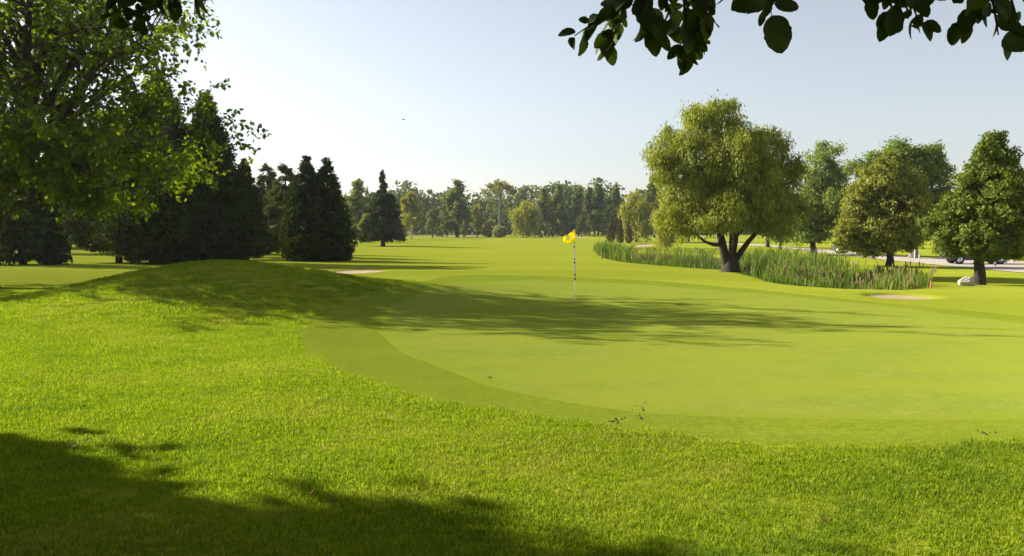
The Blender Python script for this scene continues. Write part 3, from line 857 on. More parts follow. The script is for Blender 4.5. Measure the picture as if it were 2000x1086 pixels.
# ---- far trees: a few kinds, each tree its own object
def proto_round(seed, mat, bark='bark', clumps=300, per=14, sparse=False, weep=0.0, ll=0.55, lw=0.36):
    """unit broadleaf: 10 m tall"""
    rng = np.random.default_rng(seed); lv = Leaves(rng); w = Wood(); L = []
    for k in range(13):
        a = rng.uniform(0, 6.283); z = rng.uniform(2.6, 8.4); r = (1 - abs(z - 5.0) / 5.2) * 2.7
        L.append((math.cos(a) * r * .75, math.sin(a) * r * .75, z, rng.uniform(1.0, 1.7), rng.uniform(1.0, 1.7), rng.uniform(0.9, 1.5)))
    L.append((0.2, 0, 8.8, 1.0, 1.0, 1.1)); L.append((0, 0, 5.2, 2.4, 2.4, 3.0))
    lobe_leaves(lv, rng, L, clumps + 120, per, 0.34, ll * .8, lw * .8, 0.3, 0.55, 0.8, hang=weep, tint=(0.5, .25), sat=2)
    w.tube([(0, 0, -.4), (0, 0, 0.2), (0.05, 0, 2), (0, .05, 5), (0, 0, 9)], [.34, .25, .2, .14, .03], 6)
    for q in L:
        branch_to(w, rng, (0, 0, max(1.4, q[2] - 1.8)), (q[0], q[1], q[2]), .08, .02, 4, 0, 3)
    return w.mesh('trunk', M[bark]), lv.mesh('crown', M[mat])

def proto_poplar(seed, mat, clumps=300, per=14):
    rng = np.random.default_rng(seed); lv = Leaves(rng); w = Wood(); L = []
    for k in range(16):
        z = 1.8 + 7.4 * k / 15; a = rng.uniform(0, 6.283); r = 1.25 * (1 - abs(z - 4.2) / 6.2); q = 1.0 if z < 7 else 1 - (z - 7) / 3.4
        L.append((math.cos(a) * r * .7, math.sin(a) * r * .7, z, q * rng.uniform(.55, 1.0), q * rng.uniform(.55, 1.0), rng.uniform(.6, 1.1)))
    lobe_leaves(lv, rng, L, clumps + 120, per, 0.26, 0.36, 0.24, 0.2, 0.4, 1.0, tint=(0.5, .25), sat=2)
    w.tube([(0, 0, -.4), (0, 0, .2), (.05, 0, 3), (0, 0, 9.3)], [.26, .2, .15, .02], 6)
    for q in L: branch_to(w, rng, (0, 0, max(1.2, q[2] - 1.2)), q[:3], .06, .02, 4, 0, 3)
    return w.mesh('trunk', M['bark']), lv.mesh('crown', M[mat])

def proto_umbrella(seed, mat):
    rng = np.random.default_rng(seed); lv = Leaves(rng); w = Wood(); L = []
    w.tube([(0, 0, -.4), (0.0, 0, .3), (.1, 0, 3.5), (0.05, 0, 6), (0, 0, 8)], [.3, .22, .17, .14, .08], 6)
    for k in range(16):
        a = k * 2.4; r = 0.5 + 2.3 * (k / 15) ** .7; z = 9.1 - 0.16 * r * r * 1.4 + rng.normal(0, .15)
        L.append((math.cos(a) * r, math.sin(a) * r, z, .8, .8, .45))
        branch_to(w, rng, (0, 0, 5.6 + 2.2 * rng.random()), (math.cos(a) * r, math.sin(a) * r, z), .07, .02, 4, -.2, 4)
    lobe_leaves(lv, rng, L, 210, 12, 0.30, 0.34, 0.20, 0.3, 0.4, 0.8, tint=(0.5, .25))
    return w.mesh('trunk', M['bark_light']), lv.mesh('crown', M[mat])

def proto_shrub(seed, mat):
    rng = np.random.default_rng(seed); lv = Leaves(rng); w = Wood(); L = []
    for k in range(10):
        a = rng.uniform(0, 6.283); r = 2.6 * math.sqrt(rng.random()); z = 3.2 + rng.uniform(-1.4, 2.6) * (1 - r / 4)
        L.append((math.cos(a) * r, math.sin(a) * r, z, 2.2, 2.2, 2.4))
        branch_to(w, rng, (0, 0, -.3), L[-1][:3], .16, .04, 5, 0, 3)
    lobe_leaves(lv, rng, L, 260, 14, 0.6, 0.8, 0.5, 0.3, 0.6, 0.8, hang=.5, tint=(.5, .25))
    return w.mesh('trunk', M['bark']), lv.mesh('crown', M[mat])

PR = {
    'rg': proto_round(61, 'far_green'), 'rg2': proto_round(62, 'far_green'), 'ry': proto_round(63, 'far_yellow'), 'rd': proto_round(64, 'far_dark'),
    'birch': proto_round(65, 'far_yellow', 'bark_white', 260, 13), 'weep': proto_round(66, 'far_yellow', 'bark', 340, 16, weep=2.2, ll=.6, lw=.22),
    'pg': proto_poplar(67, 'far_green'), 'pd': proto_poplar(68, 'far_dark'), 'pg2': proto_poplar(69, 'far_green'), 'umb': proto_umbrella(70, 'far_pale'),
    'con': conifer_meshes(71, 10, 2.2, 'spruce', 420, 11, 0.55, 0.22, M['far_dark'], .3, .2),
    'col': conifer_meshes(72, 10, 1.7, 'cedar', 700, 11, 0.45, 0.2, M['far_brown'], .2, .2),
    'shrub': proto_shrub(73, 'far_yellow'), 'shrubg': proto_shrub(74, 'far_pale'),
}
GF = 'trees of the far tree line'
# kind, px, depth, top_py, width factor, name, label
FAR = [
    ('pg', 703, 165, 345, 1.5, 'poplar_tree', 'airy light green poplar between the twin-peaked cedar and the thin-topped spruce'),
    ('ry', 722, 130, 408, 1.0, 'young_tree', 'small yellow green tree tucked against the left of the thin-topped spruce'),
    ('rd', 775, 260, 375, 1.6, 'broadleaf_tree', 'blue green round tree far behind, just right of the thin-topped spruce'),
    ('birch', 803, 175, 372, 1.0, 'birch_tree', 'yellow green birch with pale trunk right of the thin-topped spruce'),
    ('rg', 845, 205, 406, 1.0, 'young_tree', 'small fresh green tree right of the birch'),
    ('con', 858, 222, 394, 0.7, 'conifer_tree', 'narrow dark conifer just right of the small fresh green tree'),
    ('pg2', 893, 205, 350, 1.7, 'poplar_tree', 'tall ragged poplar rising above the far trees left of the umbrella crown'),
    ('rg2', 873, 212, 396, 0.9, 'broadleaf_tree', 'mid green tree at the left foot of the tall ragged poplar'),
    ('pg', 906, 195, 428, 1.3, 'young_tree', 'low green tree in front of the tall ragged poplar'),
    ('ry', 932, 215, 398, 1.0, 'broadleaf_tree', 'olive round tree right of the tall ragged poplar'),
    ('umb', 977, 215, 346, 1.0, 'umbrella_tree', 'tall sparse tree with pale umbrella crown on a bare trunk'),
    ('shrub', 957, 205, 414, 0.8, 'shrub', 'yellow green shrub below the left side of the umbrella crown'),
    ('shrubg', 976, 195, 428, 0.95, 'shrub', 'grey green round bush left of the weeping willow'),
    ('weep', 1026, 190, 388, 1.55, 'weeping_willow', 'broad yellow green weeping willow in the middle of the far trees'),
    ('pg', 1064, 225, 361, 1.3, 'poplar_tree', 'tall green poplar just right of the weeping willow'),
    ('pg2', 1090, 228, 358, 1.1, 'poplar_tree', 'tall green poplar, second to the right of the weeping willow'),
    ('con', 1078, 205, 402, 0.9, 'conifer_tree', 'dark conifer in front of the two poplars beside the weeping willow'),
    ('con', 1108, 208, 380, 0.75, 'conifer_tree', 'dark slim conifer directly left of the flag'),
    ('pg2', 1130, 226, 363, 1.0, 'poplar_tree', 'poplar with a separate round top just right above the flag'),
    ('pd', 1151, 228, 362, 1.0, 'poplar_tree', 'dark poplar, leftmost of the tight dark pair right of the flag'),
    ('pd', 1168, 224, 355, 1.1, 'poplar_tree', 'tallest dark poplar right of the flag'),
    ('pg', 1200, 222, 358, 1.25, 'poplar_tree', 'full green poplar left of the yellow willow'),
    ('rd', 1135, 200, 418, 0.9, 'broadleaf_tree', 'low dark tree directly behind the flag'),
    ('rd', 1160, 202, 410, 1.1, 'broadleaf_tree', 'low dark rounded tree right of the flag'),
    ('con', 1182, 205, 390, 0.8, 'conifer_tree', 'dark conifer left of the columnar cedars'),
    ('con', 1052, 200, 408, 0.8, 'conifer_tree', 'dark conifer touching the right side of the weeping willow'),
    ('weep', 1243, 150, 368, 1.2, 'weeping_willow', 'yellow willow left of the big pond willow'),
    ('col', 1193, 140, 414, 0.75, 'columnar_cedar', 'brown green columnar cedar, leftmost of the three by the pond'),
    ('col', 1211, 138, 420, 0.8, 'columnar_cedar', 'brown green columnar cedar, middle of the three by the pond'),
    ('col', 1228, 136, 424, 0.8, 'columnar_cedar', 'brown green columnar cedar, rightmost of the three by the pond'),
    ('weep', 1300, 110, 385, 1.15, 'weeping_willow', 'pale willow half hidden behind the left side of the pond willow'),
    ('pg2', 1278, 190, 338, 1.3, 'poplar_tree', 'poplar peeking out above the left shoulder of the pond willow'),
    ('rg', 1345, 150, 395, 1.3, 'broadleaf_tree', 'green tree seen under the left boughs of the pond willow'),
    ('rg2', 1545, 170, 400, 1.3, 'broadleaf_tree', 'far tree between the pond willow and the ash'),
    ('rg', 1650, 150, 395, 1.3, 'broadleaf_tree', 'far tree between the ash and the golden linden'),
    ('rd', 1850, 170, 400, 1.4, 'broadleaf_tree', 'far tree behind the gap left of the dark green linden'),
    ('rg2', 1990, 160, 400, 1.4, 'broadleaf_tree', 'far tree at the right edge behind the linden'),
    ('rd', 690, 240, 385, 1.5, 'broadleaf_tree', 'dark tree far behind the airy light green poplar'),
    ('rg', 645, 200, 385, 1.3, 'broadleaf_tree', 'far green tree behind the twin-peaked cedar'),
    ('rg2', 540, 130, 352, 1.2, 'broadleaf_tree', 'light green tree behind the two olive spruces'),
]
rr = random.Random(4)
for kind, px, dep, top, wf, nm, lab in FAR:
    tm, cm = PR[kind]
    b_ = spot(px, dep)
    H = height_to(px, top, dep) - b_.z
    s = H / 10.0
    build_tree(nm, b_, tm, cm, lab, GF, 'shrub' if nm == 'shrub' else 'tree', rr.uniform(0, 6.28), (s * wf, s * wf, s))

# ---- the wood behind them, one mass
rng = np.random.default_rng(90)
lv = Leaves(rng); L = []
for k in range(230):
    px = 640 + 1500 * k / 229 + rng.normal(0, 5)
    dep = rng.uniform(262, 330)
    x = (px - 1000) / F * dep
    top = 381 + 7 * math.sin(px * 0.021) + 7 * math.sin(px * 0.083 + 1) + rng.normal(0, 6)
    if px > 1000: top -= 6
    H = (CAM_Z + (445 - top) / F * dep) + 0.6
    for j in range(3):
        L.append((x + rng.normal(0, 1.5), dep + rng.normal(0, 2), H * (0.82, 0.52, 0.22)[j] - 0.6, rng.uniform(2.6, 4.2), 3, H * 0.22))
lobe_leaves(lv, rng, L, 10000, 9, 1.0, 1.2, 0.85, 0.2, 0.7, 0.9, tint=(0.5, .3))
tag(obj('distant_wood', lv.mesh('distant_wood', M['far_dark'])), 'dense band of woodland behind the far trees', 'woodland', kind='stuff')
lv = Leaves(rng); L = []
for k in range(90):
    a = rng.uniform(0, 1); x = -150 + 95 * a + rng.normal(0, 4); y = 120 + 40 * rng.random() + (x + 110) * 0.4
    H = rng.uniform(8, 14)
    for j in range(3): L.append((x, y, H * (0.8, .5, .2)[j], 3, 3, H * .25))
lobe_leaves(lv, rng, L, 2600, 9, 1.0, 1.1, 0.8, 0.2, 0.75, 0.9, tint=(0.4, .3))
tag(obj('left_wood', lv.mesh('left_wood', M['far_dark'])), 'shadowed woodland behind the conifers on the left', 'woodland', kind='stuff')

# ------------------------------------------------------------------ reeds round the pond
def reeds():
    rng = np.random.default_rng(17)
    n = 150000
    x = rng.uniform(5, 24, n); y = rng.uniform(32, 109, n)
    d = poly_sdf(POND_S, x, y)
    near = y < 49 + 2.5 * np.sin(x * 0.9)
    left = (y >= 45) & (d > -3.0) & (x < 13)
    right = (y >= 45) & (d > -3.4) & (x >= 13)
    dens = np.where(near, 0.9, np.where(left, 0.75, np.where(right & (y < 75), 0.55, 0.0)))
    dens = np.where((y > 84), np.where(d > -1.5, 0.12, 0), dens)
    clump = 0.55 + 0.45 * np.sin(x * 2.1 + np.sin(y * 1.3) * 2) * np.sin(y * 1.7 + 0.7)
    q_ = x / y; gap = (q_ > .14) & (q_ < .238) & (y > 52)
    dens = np.where(gap & (y > 60), np.where(d > -1.6, .45, .003), dens)
    ok = (d < 0.1 + 0.45 * np.sin(x * 3.1 + y) * np.sin(y * 2.3)) & (rng.random(n) < dens * (0.35 + 0.65 * clump) * np.where(near, 1.0, 0.75))
    x, y, d, gap = x[ok], y[ok], d[ok], gap[ok]; n = len(x)
    z = np.maximum(terrain(x, y), WATER_Z - 0.15)
    h = np.where(gap, .45, np.where(y < 50, .58, .9)) * rng.uniform(0.4, 1.3, n) * (1 + .22 * np.sin(x * 2.7 + 1.3 * np.sin(y * 1.9))) * (1.0 + 0.25 * np.sin(x * .7) * np.sin(y * .5)) * np.where(d > -0.5, 0.85, 1.08) * np.where(y > 50, 1.2, 1.12)
    a = rng.uniform(0, 6.283, n); lean = rng.uniform(0.05, 0.6, n)
    dx = np.cos(a) * lean + 0.10; dy = np.sin(a) * lean
    wd = rng.uniform(0.010, 0.022, n) * np.where(y > 55, 1.6, 1.0)
    b = rng.uniform(0, 6.283, n); sx = np.cos(b) * wd; sy = np.sin(b) * wd
    v0 = np.c_[x - sx * .6, y - sy * .6, z]; v1 = np.c_[x + sx * .6, y + sy * .6, z]
    mx = x + dx * h * .32; my = y + dy * h * .32; mz = z + h * .6
    v2 = np.c_[mx + sx, my + sy, mz]; v3 = np.c_[mx - sx, my - sy, mz]
    v4 = np.c_[x + dx * h, y + dy * h, z + h * (1 - lean * .35)]
    V = np.stack([v0, v1, v2, v3, v4], 1).reshape(-1, 3); k = np.arange(n)[:, None] * 5
    tri = np.concatenate([k + [0, 1, 2], k + [0, 2, 3], k + [3, 2, 4]], 0).astype(np.int32)
    t = np.clip(0.45 + 0.25 * np.sin(x * 1.3 + y * .8) + rng.normal(0, .24, n), 0, 1)
    o = obj('reeds', mesh_from('reeds', V, tri, M['reed'], attrs={'tint': ('FACE', np.tile(t, 3))}))
    tag(o, 'tall green reeds filling and ringing the pond', 'reeds', kind='stuff')
    # dry seed heads and old stalks among them
    pick = rng.random(n) < np.where((y < 46) & (x > 12.5), 0.09, 0.02)
    hx, hy, hz = v4[pick, 0], v4[pick, 1], v4[pick, 2] - 0.06; m_ = len(hx); ww = 0.028
    q = [np.c_[hx - ww, hy, hz - .12], np.c_[hx + ww, hy, hz - .12], np.c_[hx + ww, hy, hz + .12], np.c_[hx - ww, hy, hz + .12]]
    q2 = [np.c_[hx, hy - ww, hz - .12], np.c_[hx, hy + ww, hz - .12], np.c_[hx, hy + ww, hz + .12], np.c_[hx, hy - ww, hz + .12]]
    V = np.concatenate([np.stack(q, 1).reshape(-1, 3), np.stack(q2, 1).reshape(-1, 3)])
    Fc = np.arange(len(V), dtype=np.int32).reshape(-1, 4)
    o2 = obj('seed_heads', mesh_from('seed_heads', V, Fc, M['seed'], attrs={'tint': ('FACE', rng.random(len(Fc)))}), o)
    o2['kind'] = 'stuff'
reeds()

# ------------------------------------------------------------------ flagstick
def flagstick():
    base = at(1123, 585); base.z = float(terrain0(base.x, base.y)) + 0.004
    s = base.y / F
    t = empty('flagstick', base); tag(t, 'white flagstick with dark bands and a yellow flag on the green', 'golf flag')
    m_white = plain('stick_white', (0.78, 0.77, 0.74), 0.4)
    m_dark = plain('stick_dark', (0.05, 0.05, 0.05), 0.5)
    m_flag = leaf_mat('flag_cloth', (0.90, 0.79, 0.012), (0.94, 0.84, 0.02), 0.55, (1, 1, 1), 0.02)
    m_print = leaf_mat('flag_print', (0.88, 0.86, 0.70), (0.92, 0.90, 0.78), 0.5, (1, 1, 1), 0.02)
    top = (585 - 449) * s; mid = (585 - 548) * s
    w = Wood(); w.tube([(0, 0, -0.08), (0, 0, mid * .5), (-0.003, 0, mid)], [0.0075, 0.0075, 0.009], 10)
    obj('lower_shaft', w.mesh('lower_shaft', m_white), t)
    w = Wood(); lean = -0.045
    X = lambda z: lean * (z - mid) / (top - mid)
    w.tube([(X(mid), 0, mid - .01), (X(mid), 0, mid), (X(top * .7), 0, top * .7), (X(top), 0, top), (X(top), 0, top + .004)], [0.012, 0.027, 0.024, 0.019, 0.004], 12)
    obj('pole', w.mesh('pole', m_white), t)
    for py, hh, sd in ((474, .030, 1), (482, .05, .7), (506, .03, .8), (513, .05, .75), (537, .05, .8), (545, .06, 1.0), (522, .02, .7)):
        z = (585 - py) * s; w = Wood()
        w.tube([(X(z), 0, z - hh / 2), (X(z), 0, z + hh / 2)], [0.0285 if z < 1.2 else .0265] * 2, 12)
        obj('band', w.mesh('band', m_dark), t)
    # hanging flag, folds running from the hoist
    nu, nv = 18, 14; vs = []
    P = lambda px, py: ((px - 1123) * s, (585 - py) * s)
    A, B, C, D = P(1123.0, 448.5), P(1122.4, 474), P(1100, 474.5), P(1096.5, 464.5)   # hoist top, hoist bottom, fly bottom, fly top
    for i in range(nu + 1):
        u = i / nu
        for j in range(nv + 1):
            v = j / nv
            x = (A[0] * (1 - v) + B[0] * v) * (1 - u) + (D[0] * (1 - v) + C[0] * v) * u
            z = (A[1] * (1 - v) + B[1] * v) * (1 - u) + (D[1] * (1 - v) + C[1] * v) * u
            yy = 0.045 * math.sin(u * 5.2 + v * 2.2) * u + 0.02 * math.sin(u * 11 - v * 3) * u
            z += 0.012 * math.sin(u * 7) * u
            vs.append((x, yy - 0.02 + 0.75 * x, z))
    fs = [[i * (nv + 1) + j, (i + 1) * (nv + 1) + j, (i + 1) * (nv + 1) + j + 1, i * (nv + 1) + j + 1] for i in range(nu) for j in range(nv)]
    fl = obj('flag', mesh_from('flag', vs, fs, m_flag, smooth=True, attrs={'tint': ('FACE', np.full(len(fs), .5))}), t)
    sm_ = fl.modifiers.new('thickness', 'SOLIDIFY'); sm_.thickness = 0.003; sm_.offset = 0
    # white printed emblem following the cloth
    pf = []
    for i in range(nu):
        for j in range(nv):
            u = (i + .5) / nu; v = (j + .5) / nv
            du, dv = (u - 0.55), (v - 0.42); a = du * .8 + dv * .6; b2 = -du * .6 + dv * .8
            if (a / 0.26) ** 2 + (b2 / 0.15) ** 2 < 1: pf.append(fs[i * nv + j])
    used = sorted({q for f in pf for q in f}); remap = {q: k for k, q in enumerate(used)}
    obj('emblem', mesh_from('emblem', [(vs[q][0], vs[q][1] - 0.004, vs[q][2]) for q in used], [[remap[q] for q in f] for f in pf], m_print, smooth=True, attrs={'tint': ('FACE', np.full(len(pf), .5))}), fl)
    # cup in the green
    w = Wood(); w.tube([(0, 0, 0.001), (0, 0, 0.003)], [0.054, 0.050], 20)
    obj('cup_rim', w.mesh('cup_rim', m_white), t)
flagstick()

# ------------------------------------------------------------------ boulder, stake, posts, car, wires
def boulder():
    import bmesh
    bm = bmesh.new(); bmesh.ops.create_icosphere(bm, subdivisions=4, radius=1)
    rng = np.random.default_rng(8); D = unit(rng.normal(size=(9, 3))); off = rng.uniform(.62, .9, 9)
    from mathutils import noise as mn
    for v in bm.verts:
        c = v.co.normalized(); r = 1.0
        for d, o_ in zip(D, off):
            k = c.dot(Vector(d))
            if k > 0.05: r = min(r, o_ / k)
        v.co = c * r * (1 + 0.05 * mn.noise(c * 3.0) + 0.025 * mn.noise(c * 9.0))
    me = bpy.data.meshes.new('boulder'); bm.to_mesh(me); bm.free()
    me.materials.append(surf_mat('granite', [(0.3, (0.27, 0.21, 0.18)), (0.55, (0.45, 0.38, 0.33)), (0.75, (0.56, 0.49, 0.43))], 5, 0.9, 0.6, 18))
    b_ = at(1888, 558); s = b_.y / F
    o = obj('boulder', me, None, b_ + Vector((0, 0, 6 * s))); o.scale = (19 * s, 15 * s, 13.5 * s); o.rotation_euler = (0.1, 0.25, 0.6)
    tag(o, 'pale pinkish granite boulder at the foot of the linden', 'rock')
boulder()

def box_verts(cx, cy, cz, sx, sy, sz, bev=0.0):
    import bmesh
    bm = bmesh.new(); bmesh.ops.create_cube(bm, size=1)
    for v in bm.verts: v.co = Vector((cx + v.co.x * sx, cy + v.co.y * sy, cz + v.co.z * sz))
    if bev: bmesh.ops.bevel(bm, geom=bm.edges[:], offset=bev, segments=2, affect='EDGES')
    return bm
def box_obj(name, dims, mat, parent=None, bev=0.0):
    bm = box_verts(*dims, bev); me = bpy.data.meshes.new(name); bm.to_mesh(me); bm.free(); me.materials.append(mat)
    return obj(name, me, parent)

m_red = plain('stake_red', (0.62, 0.06, 0.02), 0.6)
m_wht = plain('post_white', (0.36, 0.34, 0.29), 0.8, var=0.2)
b_ = at(1818, 563); s = b_.y / F
t = empty('hazard_stake', b_); tag(t, 'red hazard stake at the right end of the reeds', 'stake')
w = Wood(); w.tube([(0, 0, -.2), (0, 0, 14 * s), (0, 0, 16 * s)], [.028, .028, .006], 4)
obj('post', w.mesh('post', m_red), t)
b2 = at(1196, 495); 
w = Wood(); w.tube([(0, 0, -.15), (0, 0, .5), (0, 0, .56)], [.05, .05, .008], 4)
o = obj('hazard_stake', w.mesh('hazard_stake', plain('stake_dark', (0.10, 0.05, 0.03), .8)), None, at(1176, 506)); tag(o, 'small dark stake at the left end of the reeds', 'stake')
for px, py, hh, lab in ((1787, 505, 24, 'pale post beside the grey trunk across the road'), (1796, 505, 8, 'short pale marker just right of the trunk across the road'),
                        (1979, 512, 22, 'white gate post at the right edge across the road')):
    q = at(px, py); k = q.y / F
    w = Wood(); w.tube([(0, 0, -.2), (0, 0, hh * k), (0, 0, hh * k + .05)], [.085, .085, .02], 8)
    o = obj('roadside_post', w.mesh('roadside_post', m_wht), None, q); tag(o, lab, 'post', 'posts along the road')

def fence():
    a = at(1932, 509); c = at(1979, 511.5); t = empty('rail_fence', a); tag(t, 'low pale rail fence across the road by the white post', 'fence')
    d = c - a; d *= 0.93
    for k in range(3):
        p = d * (k / 2.0); w = Wood(); w.tube([p + Vector((0, 0, -.2)), p + Vector((0, 0, .85))], [.06, .055], 6)
        obj('post', w.mesh('post', m_wht), t)
    for h in (.35, .72):
        w = Wood(); w.tube([Vector((0, -.05, h)), d + Vector((0, -.05, h))], [.035, .035], 6)
        obj('rail', w.mesh('rail', m_wht), t)
fence()

def car(px, py, label, paint, heading, L=4.3):
    base = at(px, py)
    base.z += 0.012
    t = empty('parked_car', base, heading); tag(t, label, 'car', 'cars parked on the gravel road')
    gl = plain('car_glass', (0.02, 0.025, 0.03), 0.06, spec=0.8); ty = plain('tyre_rubber', (0.015, 0.015, 0.015), 0.85)
    rim = plain('wheel_rim', (0.55, 0.56, 0.58), 0.3, 0.9); dk = plain('car_trim', (0.02, 0.02, 0.022), 0.6)
    lamp = plain('headlamp', (0.75, 0.78, 0.8), 0.15); red = plain('tail_lamp', (0.5, 0.02, 0.02), 0.25)
    W = 0.86
    prof = [(-2.12, .42), (-2.16, .62), (-2.10, .92), (-1.55, 1.02), (-1.0, 1.04), (1.15, .98), (1.75, .90), (2.08, .76), (2.14, .55), (2.08, .34), (1.75, .28), (-1.8, .28)]
    n = len(prof); vs = []; ks = (-1, -.92, .92, 1)
    for k in ks:
        q = 0.93 if abs(k) == 1 else 1.0
        for (x, z) in prof: vs.append((x * (0.985 if abs(k) == 1 else 1), k * W, .62 + (z - .62) * q))
    fs = [[r * n + i, r * n + (i + 1) % n, (r + 1) * n + (i + 1) % n, (r + 1) * n + i] for r in range(3) for i in range(n)]
    fs += [list(range(n)), [3 * n + i for i in range(n)][::-1]]
    obj('body', mesh_from('body', vs, fs, paint), t)
    cab = [(-1.85, 1.00), (-1.35, 1.44), (-.6, 1.50), (.25, 1.47), (1.12, .97)]
    vs = [(x, k * (W * .96 if z < 1.2 else W * .78), z) for k in (-1, 1) for x, z in cab]; m_ = len(cab)
    fs = [[i, i + 1, m_ + i + 1, m_ + i] for i in range(m_ - 1)] + [list(range(m_)), [m_ + i for i in range(m_)][::-1]]
    cb = obj('cabin', mesh_from('cabin', vs, fs, paint), t)
    for k in (-1, 1):
        for x0, x1 in ((-1.28, -.42), (-.32, .78)):
            q = lambda x, z: (x, k * (W * .96 - (z - 1.0) / .5 * W * .17 + .012), z)
            xt0 = x0 + (.12 if x0 < -1 else .02); xt1 = x1 - (.02 if x1 < 0 else .52)
            obj('side_window', mesh_from('side_window', [q(x0, 1.06), q(x1, 1.06), q(xt1, 1.40), q(xt0, 1.40)], [[0, 1, 2, 3]], gl), cb)
        obj('headlight', mesh_from('headlight', [(2.0, k * .45, .66), (2.0, k * .8, .66), (1.93, k * .8, .80), (1.95, k * .45, .80), (2.12, k * .45, .66), (2.09, k * .8, .66), (2.02, k * .8, .80), (2.05, k * .45, .80)],
            [[0, 1, 2, 3], [4, 5, 6, 7], [0, 1, 5, 4], [3, 2, 6, 7], [1, 2, 6, 5], [0, 3, 7, 4]], lamp), t)
        obj('tail_light', mesh_from('tail_light', [(-2.05, k * .5, .74), (-2.05, k * .82, .74), (-2.05, k * .82, .9), (-2.05, k * .5, .9), (-2.17, k * .5, .74), (-2.15, k * .82, .74), (-2.13, k * .82, .9), (-2.14, k * .5, .9)],
            [[0, 1, 2, 3], [4, 5, 6, 7], [0, 1, 5, 4], [3, 2, 6, 7], [1, 2, 6, 5], [0, 3, 7, 4]], red), t)
    obj('windscreen', mesh_from('windscreen', [(1.04, -.74, 1.035), (1.04, .74, 1.035), (.36, .62, 1.43), (.36, -.62, 1.43)], [[0, 1, 2, 3]], gl), cb)
    obj('rear_window', mesh_from('rear_window', [(-1.82, -.72, 1.06), (-1.82, .72, 1.06), (-1.42, .62, 1.41), (-1.42, -.62, 1.41)], [[3, 2, 1, 0]], gl), cb)
    for x in (-1.35, 1.38):
        for k in (-1, 1):
            w = Wood(); ps = [(x, k * .66, .32), (x, k * .68, .32), (x, k * .88, .32), (x, k * .90, .32)]
            w.tube(ps, [.20, .32, .32, .20], 20); wh = obj('wheel', w.mesh('tyre', ty), t)
            w = Wood(); w.tube([(x, k * .885, .32), (x, k * .905, .32), (x, k * .907, .32)], [.205, .19, .01], 16); obj('rim', w.mesh('rim', rim), wh)
    obj('bumper', mesh_from('bumper', [(2.05, -.8, .32), (2.05, .8, .32), (2.17, .76, .36), (2.17, -.76, .36), (2.05, -.8, .5), (2.05, .8, .5), (2.17, .76, .48), (2.17, -.76, .48)],
        [[0, 1, 2, 3], [4, 5, 6, 7], [2, 3, 7, 6], [0, 3, 7, 4], [1, 2, 6, 5]], dk), t)
paint_dark = plain('navy_paint', (0.012, 0.016, 0.035), 0.25, 0.2, 0.05, 2, 0.6)
paint_silver = plain('silver_paint', (0.20, 0.22, 0.25), 0.35, 0.3, 0.05, 2, 0.6)
car(1905, 515.5, 'dark navy car parked behind the linden trunk', paint_dark, math.radians(172))
car(1672, 496.5, 'silver car half hidden behind the golden linden boughs', paint_silver, math.radians(140))

# power poles and two wires between the trees
def utility_pole(loc, H, label):
    t = empty('utility_pole', loc); tag(t, label, 'pole', 'utility poles')
    m_ = M['bark_light']; w = Wood(); w.tube([(0, 0, -.3), (0, 0, H)], [.14, .09], 10); obj('pole', w.mesh('pole', m_), t)
    w = Wood(); w.tube([(-.9, 0, H - .5), (.9, 0, H - .5)], [.05, .05], 6); obj('crossarm', w.mesh('crossarm', m_), t)
pa = spot(1745, 84); pb = spot(2180, 60)
utility_pole(pa, 6.6, 'wooden utility pole hidden behind the bushy tree across the road')
utility_pole(pb, 8.0, 'wooden utility pole past the right edge of the road')
for k, (za, zb, lab) in enumerate(((6.1, 7.5, 'upper pale wire between the bushy tree and the linden'), (4.7, 6.2, 'lower pale wire between the bushy tree and the linden'))):
    a = pa + Vector((0, -.15, za)); c = pb + Vector((0, -.15, zb)); w = Wood()
    w.tube([a.lerp(c, i / 16) - Vector((0, 0, .5 * math.sin(math.pi * i / 16))) for i in range(17)], [.016] * 17, 5)
    tag(obj('power_wire', w.mesh('power_wire', plain('wire', (.45, .45, .43), .5))), lab, 'wire', 'overhead wires')

# bird
p_ = point(788, 234, 90)
t = empty('flying_bird', p_); tag(t, 'tiny dark bird gliding in the empty sky', 'bird')
m_bird = plain('bird_feathers', (.05, .05, .055), .8)
w = Wood(); w.tube([(-.16, 0, 0), (-.10, 0, .01), (0, 0, .02), (.09, 0, .03), (.13, 0, .035), (.16, 0, .03)], [.005, .03, .045, .03, .028, .004], 8); obj('body', w.mesh('body', m_bird), t)
for k in (-1, 1):
    obj('wing', mesh_from('wing', [(.05, k * .03, .03), (-.06, k * .03, .03), (.05, k * .2, .09), (-.05, k * .2, .08), (-.03, k * .42, .06), (-.07, k * .40, .055),
                                   (.05, k * .03, .02), (-.06, k * .03, .02), (.05, k * .2, .082), (-.05, k * .2, .072)], [[0, 1, 3, 2], [2, 3, 5, 4], [6, 7, 9, 8], [0, 2, 8, 6], [1, 3, 9, 7]], m_bird), t)

